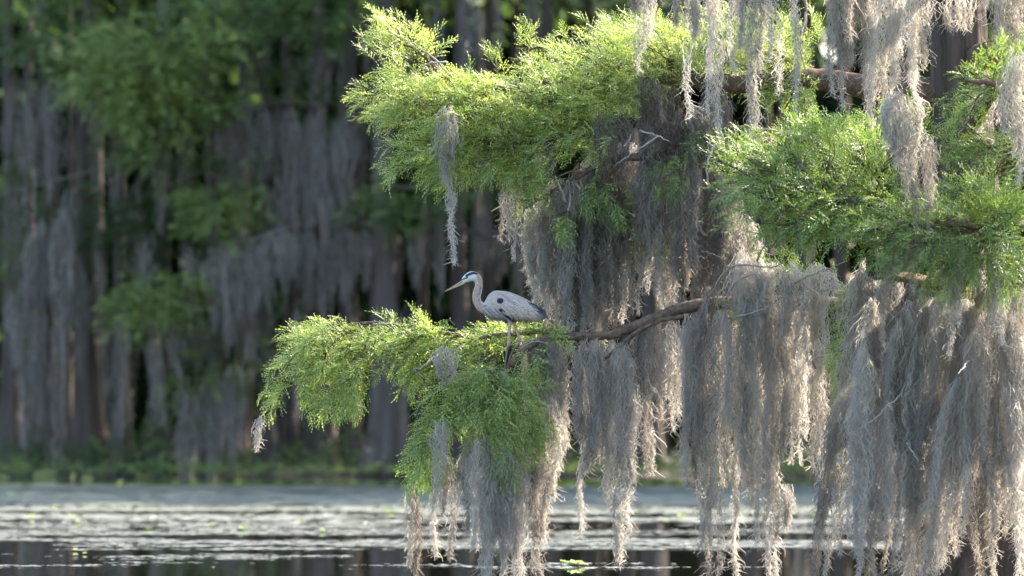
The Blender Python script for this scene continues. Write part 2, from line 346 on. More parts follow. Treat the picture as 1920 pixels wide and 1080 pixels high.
# foliage clusters: centre x, y, half sizes (px), distance, half depth (m), sprays, root x, y, lift, limb
CL = [
 (735, 80, 70, 62, 60.2, .35, 26, 850, 150, .5, 'upper', .30), (712, 60, 42, 48, 60.2, .2, 16, 790, 120, .8, 'upper', .32), (800, 75, 48, 28, 60.2, .2, 8, 790, 120, 1.0, 'upper', .25),
 (725, 185, 72, 58, 60.2, .4, 66, 870, 180, .0, 'upper', .26), (800, 170, 90, 45, 60.2, .5, 50, 930, 190, .25, 'upper', .25), (735, 220, 45, 35, 60.1, .3, 18, 850, 180, -.4, 'upper', .12),
 (860, 215, 120, 75, 60.1, .6, 120, 1000, 225, .0, 'upper', .15), (800, 280, 88, 62, 60.0, .5, 88, 930, 255, -.25, 'upper_low', .10), (728, 325, 22, 26, 60.0, .1, 7, 800, 285, -.5, 'upper_low', .15),
 (900, 295, 100, 58, 60.0, .5, 88, 1000, 255, -.35, 'upper_low', .04), (985, 180, 130, 75, 60.2, .7, 120, 1120, 190, .3, 'upper', .22), (1060, 255, 120, 62, 60.1, .6, 96, 1180, 225, -.1, 'upper_low', .05),
 (1095, 120, 120, 70, 60.4, .7, 110, 1230, 160, .45, 'upper', .26), (985, 60, 18, 22, 60.4, .1, 4, 1010, 110, 1.2, 'upper', .15), (930, 100, 28, 22, 60.3, .1, 5, 960, 140, 1.1, 'upper', .2),
 (1150, 60, 70, 50, 60.6, .5, 44, 1240, 120, .7, 'upper', .26), (1220, 95, 100, 85, 60.4, .7, 110, 1320, 150, .5, 'upper', .22), (1330, 80, 100, 85, 60.5, .7, 110, 1420, 150, .5, 'upper', .22), (1430, 80, 90, 85, 60.5, .6, 90, 1520, 150, .5, 'upper', .2),
 (1505, 90, 36, 90, 60.9, .3, 20, 1510, 150, .9, 'upper', .15), (1170, 190, 90, 40, 60.3, .5, 50, 1260, 165, -.1, 'upper', .05), (1440, 175, 90, 35, 60.6, .4, 28, 1500, 150, -.5, 'upper', -.15),
 (1500, 180, 50, 40, 60.4, .3, 18, 1530, 150, -.5, 'upper', -.15),
 (830, 330, 60, 34, 59.95, .35, 26, 900, 270, -.9, 'upper_low', .02), (960, 330, 80, 36, 59.95, .4, 34, 1030, 262, -.8, 'upper_low', -.02), (900, 235, 110, 55, 59.85, .4, 60, 1010, 225, .1, 'upper_low', .14), (1020, 215, 110, 55, 59.9, .4, 60, 1130, 220, .1, 'upper_low', .16), (1120, 180, 90, 50, 60.0, .4, 46, 1210, 170, .3, 'upper', .2), (860, 160, 70, 34, 60.0, .4, 30, 930, 185, .5, 'upper', .28),
 # heron bough, outer half
 (600, 635, 82, 38, 60.1, .45, 56, 730, 625, .2, 'tip', .12), (560, 690, 62, 42, 60.0, .4, 46, 690, 650, -.1, 'tip', .14), (505, 745, 26, 38, 60.0, .2, 12, 580, 690, -.5, 'tip', .15), (640, 695, 85, 48, 60.0, .5, 68, 740, 640, -.3, 'tip', .05),
 (655, 755, 45, 40, 59.9, .25, 24, 700, 680, -1.1, 'tip', -.02), (590, 755, 40, 32, 60.0, .2, 14, 650, 690, -.8, 'tip', .1), (730, 650, 85, 42, 60.1, .5, 66, 830, 630, .0, 'tip', .06), (795, 612, 45, 28, 60.1, .25, 14, 820, 625, .9, 'tip', .12),
 (735, 592, 20, 18, 60.1, .1, 3, 750, 612, 1.2, 'tip', .1), (795, 590, 10, 22, 60.1, .1, 2, 800, 612, 1.4, 'tip', .15),
 (800, 655, 70, 45, 60.1, .4, 48, 880, 630, -.2, 'tip', .02), (775, 710, 50, 32, 60.1, .3, 28, 840, 650, -.6, 'tip', -.06), (880, 650, 75, 36, 60.25, .35, 44, 960, 630, .1, 'tip', .03), (945, 625, 70, 24, 60.4, .3, 36, 1020, 625, .5, 'tip', .08),
 (1020, 622, 45, 22, 60.3, .3, 18, 1060, 630, .4, 'tip', .04), (860, 690, 60, 30, 60.2, .3, 26, 930, 690, .0, 'heron', 0), (1055, 640, 24, 24, 59.8, .1, 6, 1060, 632, -.3, 'heron', .05),
 # drooping clump under the heron
 (905, 735, 90, 45, 59.7, .35, 62, 950, 700, -.4, 'heron', .04), (840, 770, 70, 60, 59.7, .35, 60, 920, 710, -.8, 'heron', 0), (965, 765, 72, 62, 59.7, .35, 62, 945, 705, -.9, 'heron', .04), (905, 800, 85, 50, 59.65, .35, 56, 920, 720, -1.2, 'heron', 0),
 (800, 850, 46, 60, 59.7, .3, 44, 850, 770, -1.3, 'heron', -.04), (785, 905, 32, 28, 59.7, .2, 14, 810, 850, -1.5, 'heron', -.02), (950, 860, 48, 62, 59.6, .3, 40, 930, 770, -1.5, 'heron', -.04), (945, 915, 24, 26, 59.6, .15, 8, 945, 860, -1.6, 'heron', -.05), (1010, 830, 36, 50, 59.7, .25, 24, 980, 760, -1.3, 'heron', -.04), (1000, 700, 35, 30, 59.8, .2, 12, 990, 660, -.3, 'heron', .04),
 # leaf tufts on the moss curtain
 (1000, 390, 42, 38, 60.0, .25, 14, 1050, 350, -.6, 'mid', -.05), (1120, 385, 62, 40, 59.95, .25, 18, 1160, 310, -.7, 'mid', -.12), (1060, 440, 34, 24, 59.95, .2, 8, 1090, 380, -.8, 'mid', .0), (1160, 420, 30, 30, 59.95, .2, 6, 1160, 350, -1, 'mid', -.1), (1255, 330, 50, 70, 60.0, .3, 24, 1300, 260, -.8, 'mid', -.18), (1240, 430, 46, 60, 60.3, .3, 12, 1260, 330, -1.2, 'mid', -.05),
 (1000, 340, 50, 30, 59.9, .3, 14, 1080, 310, -.4, 'mid', .02), (1205, 480, 40, 40, 60.4, .25, 8, 1220, 400, -1, 'mid', .15), (1300, 270, 30, 30, 60.1, .2, 8, 1320, 250, -.6, 'upper_low', -.15),
 # nearer boughs on the right
 (1400, 290, 75, 60, 57.0, .5, 52, 1520, 350, .5, 'front', -.02), (1400, 380, 75, 70, 57.0, .5, 56, 1530, 370, -.1, 'front', -.05), (1510, 270, 90, 65, 57.1, .6, 70, 1600, 360, .6, 'front', -.02), (1490, 370, 110, 65, 57.0, .6, 80, 1610, 380, .1, 'front', -.05), (1600, 260, 90, 65, 57.3, .6, 60, 1680, 370, .7, 'front', -.04),
 (1480, 450, 90, 45, 57.0, .5, 44, 1580, 390, -.7, 'front', -.12), (1610, 350, 90, 65, 57.3, .6, 64, 1700, 390, .2, 'front', -.06), (1640, 420, 90, 50, 56.6, .5, 50, 1740, 420, .1, 'front_low', -.02), (1720, 400, 90, 62, 56.6, .6, 56, 1800, 430, .4, 'front_low', -.05), (1700, 480, 100, 48, 56.6, .5, 48, 1790, 430, -.6, 'front_low', -.10),
 (1820, 370, 90, 62, 56.9, .6, 60, 1850, 440, .6, 'front_low', -.04), (1880, 390, 70, 65, 56.8, .6, 52, 1860, 440, .4, 'front_low', -.05), (1840, 480, 110, 60, 56.7, .6, 64, 1850, 430, -.6, 'front_low', -.12), (1880, 540, 60, 40, 56.8, .4, 24, 1880, 450, -1, 'front_low', -.1),
 (1860, 150, 80, 55, 57.6, .5, 40, 1890, 190, .3, 'front_up', -.04), (1800, 210, 60, 45, 57.6, .4, 22, 1850, 170, -.4, 'front_up', -.08), (1900, 100, 50, 40, 57.8, .4, 18, 1890, 180, .5, 'front_up', -.02), (1780, 280, 75, 50, 57.4, .4, 34, 1860, 310, .3, 'front_right', -.05), (1860, 280, 80, 45, 57.5, .4, 34, 1930, 280, .2, 'front_right', -.06), (1960, 330, 80, 70, 57.3, .5, 40, 1960, 275, -.3, 'front_right', -.05),
 (1560, 430, 80, 40, 56.8, .5, 36, 1640, 390, -.4, 'front', -.08), (1780, 530, 70, 40, 56.8, .4, 22, 1800, 440, -1, 'front_low', -.1), (1900, 460, 60, 70, 56.6, .5, 40, 1860, 430, -.2, 'front_low', -.06), (1700, 220, 50, 40, 57.5, .4, 14, 1750, 300, .8, 'front', -.05),
 (1585, 590, 36, 60, 59.5, .3, 26, 1620, 580, -.6, 'back_sprig', .1), (1575, 690, 36, 70, 59.45, .3, 26, 1600, 600, -1.2, 'back_sprig', .12), (1595, 760, 30, 30, 59.4, .2, 8, 1585, 700, -1.3, 'back_sprig', .05),
 (1480, 500, 90, 30, 60.2, .3, 18, 1520, 568, .8, 'heron', .05), (1380, 590, 50, 20, 59.9, .2, 6, 1400, 570, -.5, 'heron', -.05), (1690, 735, 30, 20, 58.2, .2, 4, 1710, 720, .3, None, -.1),
 # crown beyond the frame, and unseen outer boughs added to shade the right side
 (2640, -130, 210, 130, 56.8, 1.0, 150, 2600, -300, -.3, 'outer_front', 0), (2600, -380, 230, 150, 56.7, 1.1, 210, 2550, -440, .0, 'outer_front', 0), (2660, -620, 230, 150, 56.6, 1.1, 210, 2650, -490, .3, 'outer_front', 0), (2640, -850, 190, 120, 56.5, 1.0, 130, 2650, -520, .5, 'outer_front', 0), (2350, -400, 150, 90, 57.6, .9, 80, 2350, -390, .2, 'outer_front', 0), (2380, 240, 110, 90, 57.3, .8, 60, 2330, 330, .4, 'outer', 0), (2200, 430, 110, 60, 57.7, .8, 50, 2180, 340, -.7, 'outer', 0),
 (2080, 330, 110, 70, 58.0, .8, 60, 2000, 370, .2, 'outer', 0), (2250, 310, 130, 80, 57.6, .8, 70, 2200, 335, .2, 'outer', 0), (2120, 20, 130, 80, 58.0, .8, 70, 2050, 40, .3, 'outer_high', 0), (2330, -20, 140, 80, 57.7, .8, 70, 2280, 0, .3, 'outer_high', 0), (2000, 160, 70, 70, 58.6, .8, 30, 1960, 60, -.5, 'outer_high', 0), (2230, 130, 100, 60, 57.9, .8, 40, 2160, 0, -.6, 'outer_high', 0),
 (1560, -150, 150, 60, 58.2, .8, 46, 1560, -95, .6, 'high', 0), (1320, -140, 130, 50, 57.9, .6, 26, 1330, -90, .6, 'high', 0), (2050, -260, 180, 110, 61.7, .8, 90, 2000, -230, .4, 'high_right', 0), (1900, -220, 120, 70, 61.3, .7, 50, 1880, -170, .4, 'high_right', 0),
 (1800, -450, 150, 90, 63.0, .8, 70, 1800, -420, .3, 'high_back', 0), (1600, -700, 170, 110, 60.1, 1.0, 80, 1640, -640, .3, 'top_left', 0), (1930, -800, 190, 120, 61, 1.1, 90, 1900, -740, .3, 'top_right', 0), (1760, -1150, 180, 180, 60.4, 1.2, 110, 1770, -1050, .3, None, 0), (1760, -1600, 130, 260, 60.4, 1.0, 100, 1765, -1550, .4, None, 0),
]
allp, alld, alls, allt, outer, vis, lown = [], [], [], [], [], [], []
twg = G()
for (cx, cy, rx, ry, Y, dy, n, qx, qy, lift, limb, tone) in CL:
    root = P(qx, qy, Y)
    if limb is not None:                                    # twigs start on the limb itself
        sk = SK[limb]; root = sk[np.argmin(np.linalg.norm(sk[:, :3] - root, axis=1)), :3]
    n = int(n * (1.38 if limb in ('upper', 'upper_low', 'heron', 'tip') and cy > 0 else 1.4 if limb in ('front', 'front_low', 'front_up', 'front_right') else 1.2))
    u = nrm(rng.normal(size=(n, 3))) * rng.random((n, 1)) ** .45
    c = P(cx, cy, Y); s = Y / F
    p = c + u * np.array([rx * s, dy, ry * s])
    L = rng.uniform(.16, .30, n)
    d = nrm(nrm(p - root) * 1.0 + np.array([0, 0, lift]) * .6 + rng.normal(size=(n, 3)) * .33)
    b = p - d * (L * .75)[:, None]
    allp.append(b); alld.append(d); alls.append(L); allt.append(rng.normal(tone + (.20 if limb == 'upper' else .11 if limb in ('upper_low', 'tip', 'heron') else 0), .10, n))  # upper and heron boughs get paler, yellower leaves to look sunlit
    outer.append(np.linalg.norm(u, axis=1)); vis.append(np.full(n, 0 < cy and cx < 1930)); lown += [limb] * n
    hub = root + (c - root) * .55
    tube(twg, smooth_path([root, root + (hub - root) * .5 + np.array([0, 0, .03]), hub], 7), np.linspace(.014, .008, 7), 5)
    for k in rng.permutation(n)[: max(2, int(n * .25))]:
        mid = (hub + b[k]) / 2 + rng.normal(size=3) * .03
        tube(twg, smooth_path([hub, mid, b[k], b[k] + d[k] * L[k] * .3], 6), np.linspace(.006, .0025, 6), 3)
allp, alld, alls, allt, outer, vis = map(np.concatenate, (allp, alld, alls, allt, outer, vis))
ups = nrm(np.array([0, -.45, 1.0]) + rng.normal(size=alld.shape) * .35)
put('twigs', twg.mesh('twigs', M_LIMB, TB, True), tree)
# the 300 shoots that show best are parts of their own, the rest is one mass of foliage
score = outer * 1.0 - .25 * np.abs(allp[:, 1] - 59.9) + alls * 1.5 - 10 * (~vis) + .25 * rng.random(len(outer))
single = np.argsort(-score)[:300]; rest = np.setdiff1d(np.arange(len(outer)), single)
g = G(); a_, b_ = rest[vis[rest]], rest[~vis[rest]]
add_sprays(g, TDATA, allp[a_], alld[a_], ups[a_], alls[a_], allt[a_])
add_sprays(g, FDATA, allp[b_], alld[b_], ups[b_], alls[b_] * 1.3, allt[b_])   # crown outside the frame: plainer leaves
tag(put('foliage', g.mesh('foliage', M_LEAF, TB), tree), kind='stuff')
tones = (-.12, .02, .16, .28)
TM = {}
for w, t in enumerate(TEMPL):
    for q, tn in enumerate(tones):
        g = G(); v, tt, qq, a = TDATA[w]; g.add(v, qq, tt, np.clip(a + tn, 0, 1)); TM[w, q] = g.mesh('leaf_spray', M_LEAF)
R = frame(alld[single], ups[single])
for k, idx in enumerate(single):
    q = int(np.argmin(np.abs(np.array(tones) - allt[idx])))
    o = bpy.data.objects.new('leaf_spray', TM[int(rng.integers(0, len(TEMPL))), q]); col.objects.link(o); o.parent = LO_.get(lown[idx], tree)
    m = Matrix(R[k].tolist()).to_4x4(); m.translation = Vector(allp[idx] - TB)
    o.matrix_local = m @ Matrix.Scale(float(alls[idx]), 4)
# bare dead twigs
DT = [[(1235, 255, 59.8), (1190, 285, 59.7), (1150, 312, 59.7)], [(1200, 245, 59.8), (1225, 252, 59.7), (1258, 266, 59.6)], [(1170, 275, 59.7), (1180, 262, 59.7), (1185, 250, 59.7)], [(868, 165, 60.1), (820, 115, 60.05), (775, 82, 60.05), (735, 62, 60.0)], [(840, 118, 60), (800, 120, 59.95), (770, 145, 59.9)],
 [(995, 178, 59.9), (960, 160, 59.7), (925, 162, 59.6)], [(975, 165, 59.7), (962, 150, 59.6)], [(1320, 575, 59.9), (1345, 530, 59.7), (1360, 500, 59.6), (1345, 480, 59.5), (1315, 470, 59.5)], [(1360, 500, 59.6), (1400, 497, 59.5), (1450, 500, 59.5), (1470, 487, 59.4)], [(1345, 600, 59.9), (1400, 590, 59.6), (1440, 575, 59.5), (1475, 560, 59.4)],
 [(1360, 560, 59.7), (1380, 530, 59.6), (1410, 515, 59.5), (1440, 520, 59.4)], [(1370, 500, 59.6), (1365, 530, 59.5), (1340, 560, 59.4)], [(1480, 540, 59.9), (1510, 520, 59.6), (1550, 505, 59.4), (1585, 490, 59.3)], [(1500, 530, 59.8), (1530, 545, 59.5), (1570, 540, 59.4)], [(1420, 490, 59.6), (1430, 465, 59.5), (1450, 455, 59.5)], [(1530, 690, 59.9), (1524, 676, 59.7), (1545, 668, 59.7), (1580, 672, 60)],
 [(1720, 640, 58.4), (1690, 735, 58), (1664, 760, 57.8), (1640, 785, 57.7), (1582, 822, 57.6)], [(1690, 735, 58), (1694, 745, 57.9), (1712, 728, 57.8)], [(1666, 760, 57.8), (1672, 768, 57.7), (1660, 745, 57.7)], [(1700, 830, 58), (1712, 850, 57.8), (1722, 866, 57.8)], [(1570, 855, 57.8), (1578, 868, 57.7), (1582, 872, 57.7)], [(1820, 670, 58), (1805, 690, 57.6), (1795, 702, 57.5)],
 [(1030, 645, 59.9), (1000, 640, 59.8), (975, 655, 59.7)], [(930, 690, 59.9), (890, 700, 59.8), (860, 695, 59.7)], [(870, 650, 60), (845, 660, 59.9), (838, 690, 59.85), (836, 705, 59.8)], [(820, 665, 59.9), (790, 690, 59.75), (775, 692, 59.7), (795, 708, 59.7)], [(1060, 380, 59.7), (1050, 350, 59.6), (1040, 330, 59.6)], [(1066, 395, 59.6), (1070, 360, 59.55)], [(1505, 80, 60.5), (1512, 20, 60.4), (1500, -30, 60.4)], [(1512, 22, 60.4), (1500, 90, 60.3), (1515, 140, 60.4)], [(1340, 270, 57.5), (1325, 310, 57.4), (1330, 355, 57.4)],
 [(1010, 635, 60), (985, 640, 59.9), (955, 640, 59.8)], [(700, 608, 60.0), (740, 608, 59.9), (780, 616, 60)]]
for c in DT:
    p = smooth_path([P(*q) for q in c], 6 * len(c)); p[1:] += rng.normal(size=(len(p) - 1, 3)) * .004
    g = G(); tube(g, p, np.linspace(.011, .003, len(p)), 6, wob=.08)
    put('dead_twig', g.mesh('dead_twig', M_TWIG, TB, True), LO_[min(SK, key=lambda q: np.min(np.linalg.norm(SK[q][:, :3] - p[0], axis=1)))])

# ------------------------------------------------------------------ spanish moss
def moss_mesh(x0, y0, y1, w, Y, x1=None, dens=1.0, tone=.45, fibre=.0056, fl=.155, thin=False, m=M_MOSS, sub=None, depth=.55, nseg=4):
    """one hanging bundle: several strings, each a mat of short curly fibres"""
    top = P(x0, y0, Y); bot = P(x0 if x1 is None else x1, y1, Y); H = np.linalg.norm(bot - top); wm = w * Y / F
    ns = sub or max(1, int(round(wm / .055)))
    area = H * wm * (.75 if not thin else 1.0)
    n = int(max(60, dens * 3150 * area * (.0048 / fibre) * (.26 / fl)))
    off = rng.normal(size=(ns, 2)) * np.array([.30, .30 * depth]) * wm if ns > 1 else np.zeros((1, 2))
    off[:, 0] = np.sort(np.linspace(-.42, .42, ns) * wm + rng.normal(size=ns) * .08 * wm) if ns > 1 else 0
    rng.shuffle(off[:, 0])
    edge = 1 - np.abs(off[:, 0]) / max(.5 * wm, 1e-6)
    ln = np.clip(rng.uniform(.62, 1.05, ns) * (.70 + .42 * edge), .3, 1.0); ln[rng.integers(0, ns)] = 1.0
    stt = np.clip(rng.normal(.02, .05, ns), 0, .2)
    wd = np.clip(rng.normal(.055, .014, ns), .025, .09) * (1 if not thin else .55) * max(1.0, fibre / .0048 * .5)
    stone = rng.normal(tone, .12, ns); ph = rng.random(ns) * 6.28; fr = rng.uniform(2, 5, ns)
    s = rng.integers(0, ns, n); t0 = stt[s] + rng.random(n) ** .9 * (ln[s] - stt[s])
    L = fl * rng.uniform(.5, 1.35, n) * (1 - .45 * (t0 / ln[s]) ** 2)
    tt = np.linspace(0, 1, nseg)
    z = t0[:, None] + L[:, None] / H * tt[None]                       # along the bundle 0..1
    prof = np.clip((ln[s][:, None] * 1.12 - z) / (.62 * ln[s][:, None]), .08, 1) ** .9 * np.clip(.18 + z / .16, 0, 1)
    gather = .40 + .60 * np.clip(z / .30, 0, 1)
    ax = off[s, 0][:, None] * gather * (1 - .25 * z) + .016 * np.sin(fr[s][:, None] * z * H * 2 + ph[s][:, None])
    ay = off[s, 1][:, None] * gather + .016 * np.cos(fr[s][:, None] * z * H * 1.7 + ph[s][:, None] * 2)
    ca = rng.normal(size=(n, 1)) * wd[s][:, None] * .55; cb = rng.normal(size=(n, 1)) * wd[s][:, None] * .55
    amp = rng.uniform(.005, .026, (n, 1)) * (fibre / .0048) ** .6; kf = rng.uniform(5, 13, (n, 1)); kp = rng.random((n, 1)) * 6.28
    fray = rng.normal(size=(n, 1)) * .34 * min(fl, .15) * tt[None] ** 1.2 * np.where(rng.random((n, 1)) < .4, 1, .3)
    X = ax + ca * prof + amp * np.sin(kf * tt + kp) + fray; Yy = ay + cb * prof + amp * np.cos(kf * 1.1 * tt + kp * 1.7) + rng.normal(size=(n, 1)) * .3 * min(fl, .15) * tt[None] ** 1.3
    ex = nrm(np.array([1.0, 0, 0])); 
    pts = top + z[..., None] * (bot - top) + X[..., None] * ex + Yy[..., None] * np.array([0, 1.0, 0])
    pts[..., 2] += rng.normal(size=(n, nseg)) * .004
    wdt = fibre * rng.uniform(.6, 1.4, (n, 1)) * (1 - .6 * tt[None] ** 2)
    g = G(); ribbons(g, pts, wdt, np.clip(stone[s] + rng.normal(size=n) * .07, 0, 1))
    return g.mesh('spanish_moss', m, top), top
def moss(label, group, *a, **k):
    me, top = moss_mesh(*a, **k); return tag(put('spanish_moss', me, None, top), label, 'moss', group)

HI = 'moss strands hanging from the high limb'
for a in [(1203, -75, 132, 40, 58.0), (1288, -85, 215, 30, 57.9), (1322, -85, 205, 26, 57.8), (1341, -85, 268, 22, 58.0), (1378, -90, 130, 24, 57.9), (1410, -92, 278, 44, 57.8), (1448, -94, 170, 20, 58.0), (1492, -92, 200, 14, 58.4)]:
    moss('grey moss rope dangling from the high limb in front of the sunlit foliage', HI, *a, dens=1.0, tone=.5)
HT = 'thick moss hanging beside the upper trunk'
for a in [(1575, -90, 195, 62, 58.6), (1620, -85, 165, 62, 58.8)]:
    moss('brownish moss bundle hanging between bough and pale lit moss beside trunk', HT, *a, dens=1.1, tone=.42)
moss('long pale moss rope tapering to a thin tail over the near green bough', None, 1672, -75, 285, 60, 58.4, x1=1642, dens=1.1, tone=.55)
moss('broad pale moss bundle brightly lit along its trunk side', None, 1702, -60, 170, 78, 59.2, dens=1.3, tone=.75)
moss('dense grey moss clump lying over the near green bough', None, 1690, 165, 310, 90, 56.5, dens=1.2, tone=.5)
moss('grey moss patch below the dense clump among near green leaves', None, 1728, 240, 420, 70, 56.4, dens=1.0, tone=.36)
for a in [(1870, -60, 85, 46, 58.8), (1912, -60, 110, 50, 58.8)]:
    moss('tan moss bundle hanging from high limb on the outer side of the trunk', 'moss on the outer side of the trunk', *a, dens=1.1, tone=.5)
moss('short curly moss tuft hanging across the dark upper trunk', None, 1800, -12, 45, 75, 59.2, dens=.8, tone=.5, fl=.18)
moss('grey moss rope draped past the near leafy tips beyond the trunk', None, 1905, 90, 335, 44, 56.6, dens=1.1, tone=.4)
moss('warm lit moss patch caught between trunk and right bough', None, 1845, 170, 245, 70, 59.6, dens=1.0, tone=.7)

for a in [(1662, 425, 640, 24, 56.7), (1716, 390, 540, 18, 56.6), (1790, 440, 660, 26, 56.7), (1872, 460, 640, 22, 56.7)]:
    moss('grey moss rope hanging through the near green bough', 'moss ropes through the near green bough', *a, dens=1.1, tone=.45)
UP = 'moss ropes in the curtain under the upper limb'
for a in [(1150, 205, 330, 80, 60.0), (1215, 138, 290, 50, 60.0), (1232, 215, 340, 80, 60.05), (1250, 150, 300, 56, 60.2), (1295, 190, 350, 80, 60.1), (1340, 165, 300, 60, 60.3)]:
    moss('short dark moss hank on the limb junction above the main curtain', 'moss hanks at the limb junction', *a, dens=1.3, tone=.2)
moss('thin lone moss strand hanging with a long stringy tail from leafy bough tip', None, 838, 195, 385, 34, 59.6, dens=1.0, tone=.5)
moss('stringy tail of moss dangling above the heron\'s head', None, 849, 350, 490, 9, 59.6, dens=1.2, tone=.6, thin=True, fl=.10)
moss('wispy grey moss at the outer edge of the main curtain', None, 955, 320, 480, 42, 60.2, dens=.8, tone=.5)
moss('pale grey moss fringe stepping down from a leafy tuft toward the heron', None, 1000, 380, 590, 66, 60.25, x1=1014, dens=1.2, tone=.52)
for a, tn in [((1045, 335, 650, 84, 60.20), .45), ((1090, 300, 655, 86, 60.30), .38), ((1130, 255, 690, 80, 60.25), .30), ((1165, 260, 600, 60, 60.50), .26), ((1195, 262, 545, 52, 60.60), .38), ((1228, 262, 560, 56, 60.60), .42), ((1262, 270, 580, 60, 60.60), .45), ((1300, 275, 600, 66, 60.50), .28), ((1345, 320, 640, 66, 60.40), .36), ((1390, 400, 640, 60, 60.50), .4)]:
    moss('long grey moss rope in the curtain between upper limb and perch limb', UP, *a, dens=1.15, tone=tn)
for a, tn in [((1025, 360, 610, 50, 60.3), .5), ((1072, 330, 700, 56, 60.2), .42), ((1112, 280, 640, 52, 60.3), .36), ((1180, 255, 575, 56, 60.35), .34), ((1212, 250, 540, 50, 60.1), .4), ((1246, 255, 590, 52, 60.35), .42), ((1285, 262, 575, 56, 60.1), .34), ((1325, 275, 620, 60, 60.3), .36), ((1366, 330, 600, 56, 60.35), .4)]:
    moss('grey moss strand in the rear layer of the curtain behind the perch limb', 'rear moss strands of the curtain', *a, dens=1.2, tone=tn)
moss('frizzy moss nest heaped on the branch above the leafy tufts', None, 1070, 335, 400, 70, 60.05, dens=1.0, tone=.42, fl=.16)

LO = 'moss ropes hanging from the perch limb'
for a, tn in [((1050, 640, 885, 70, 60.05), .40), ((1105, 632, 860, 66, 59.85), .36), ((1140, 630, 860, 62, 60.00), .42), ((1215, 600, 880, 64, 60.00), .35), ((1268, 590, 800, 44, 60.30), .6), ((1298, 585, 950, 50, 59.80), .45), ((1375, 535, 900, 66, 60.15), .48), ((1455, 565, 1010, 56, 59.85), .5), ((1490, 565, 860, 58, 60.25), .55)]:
    moss('grey moss rope hanging below the bare part of the perch limb', LO, *a, dens=1.15, tone=tn + .12)  # extra tone pales the ropes in place of sunlight
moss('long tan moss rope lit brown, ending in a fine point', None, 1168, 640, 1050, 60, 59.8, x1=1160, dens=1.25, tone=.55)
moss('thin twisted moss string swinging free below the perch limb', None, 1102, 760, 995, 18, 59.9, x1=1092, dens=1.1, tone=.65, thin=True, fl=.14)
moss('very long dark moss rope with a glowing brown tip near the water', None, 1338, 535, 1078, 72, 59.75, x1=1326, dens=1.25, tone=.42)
moss('longest sunlit moss rope with a thick brown lower end over the water', None, 1412, 540, 1085, 74, 59.75, x1=1420, dens=1.4, tone=.62)  # sunlit look partly put into the paler tone
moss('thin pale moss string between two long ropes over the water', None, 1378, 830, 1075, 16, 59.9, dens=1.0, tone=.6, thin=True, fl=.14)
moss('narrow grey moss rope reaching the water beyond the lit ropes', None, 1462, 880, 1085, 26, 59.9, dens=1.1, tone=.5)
for a, tn in [((1400, 470, 640, 84, 59.8), .7), ((1465, 490, 660, 84, 59.8), .75), ((1535, 490, 680, 80, 59.9), .78)]:  # pale tones stand in for direct sun on these heaps
    moss('frizzy moss coloured pale as if sunlit, heaped over dead twigs on the perch limb near trunk', 'moss coloured as sunlit over the dead twigs', *a, dens=1.2, tone=tn)
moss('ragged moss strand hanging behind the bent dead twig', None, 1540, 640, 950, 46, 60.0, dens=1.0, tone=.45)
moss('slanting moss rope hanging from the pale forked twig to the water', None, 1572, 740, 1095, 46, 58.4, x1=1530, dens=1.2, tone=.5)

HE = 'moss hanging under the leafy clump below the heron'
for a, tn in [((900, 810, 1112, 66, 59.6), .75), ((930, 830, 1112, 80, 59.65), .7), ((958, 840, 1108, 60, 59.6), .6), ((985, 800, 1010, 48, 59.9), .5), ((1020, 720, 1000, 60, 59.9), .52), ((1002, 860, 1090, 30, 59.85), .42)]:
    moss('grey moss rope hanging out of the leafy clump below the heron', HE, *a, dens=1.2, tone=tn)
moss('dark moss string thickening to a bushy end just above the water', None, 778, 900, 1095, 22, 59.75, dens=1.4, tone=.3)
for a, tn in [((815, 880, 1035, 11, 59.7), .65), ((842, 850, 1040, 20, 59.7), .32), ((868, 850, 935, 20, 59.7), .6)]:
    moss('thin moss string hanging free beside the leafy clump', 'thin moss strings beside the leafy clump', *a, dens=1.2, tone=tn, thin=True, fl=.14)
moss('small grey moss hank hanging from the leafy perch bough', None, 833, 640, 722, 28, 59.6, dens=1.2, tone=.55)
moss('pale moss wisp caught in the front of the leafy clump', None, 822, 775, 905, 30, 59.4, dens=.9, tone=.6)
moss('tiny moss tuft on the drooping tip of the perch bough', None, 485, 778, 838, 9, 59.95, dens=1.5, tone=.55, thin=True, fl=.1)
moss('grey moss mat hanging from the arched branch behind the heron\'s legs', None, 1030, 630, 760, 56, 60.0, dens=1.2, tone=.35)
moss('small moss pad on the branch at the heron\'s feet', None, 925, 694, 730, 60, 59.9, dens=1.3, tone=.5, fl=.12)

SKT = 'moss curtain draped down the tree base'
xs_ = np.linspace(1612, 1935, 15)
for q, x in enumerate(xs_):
    moss('long grey moss rope in the curtain draped down the lower trunk', SKT, x + rng.normal() * 6, 470 + rng.uniform(0, 90), 900 + rng.uniform(60, 190), rng.uniform(40, 70), 58.5 + rng.uniform(-.35, .35), x1=x + (x - 1800) * .10 - 14, dens=1.15, tone=rng.uniform(.36, .58))
for q, (x, y0, y1, x1, w) in enumerate([(1622, 640, 1085, 1612, 44), (1655, 760, 1090, 1650, 40), (1700, 560, 1060, 1680, 46), (1742, 735, 1100, 1705, 52), (1812, 675, 1108, 1728, 50), (1832, 600, 1000, 1815, 44), (1868, 700, 1075, 1862, 44), (1905, 580, 1090, 1912, 48)]):
    moss('moss rope hanging in front of the curtain over the flared base', 'front moss over the flared base', x, y0, y1, w, 57.8 + .35 * rng.random(), x1=x1, dens=1.15, tone=rng.uniform(.42, .6))
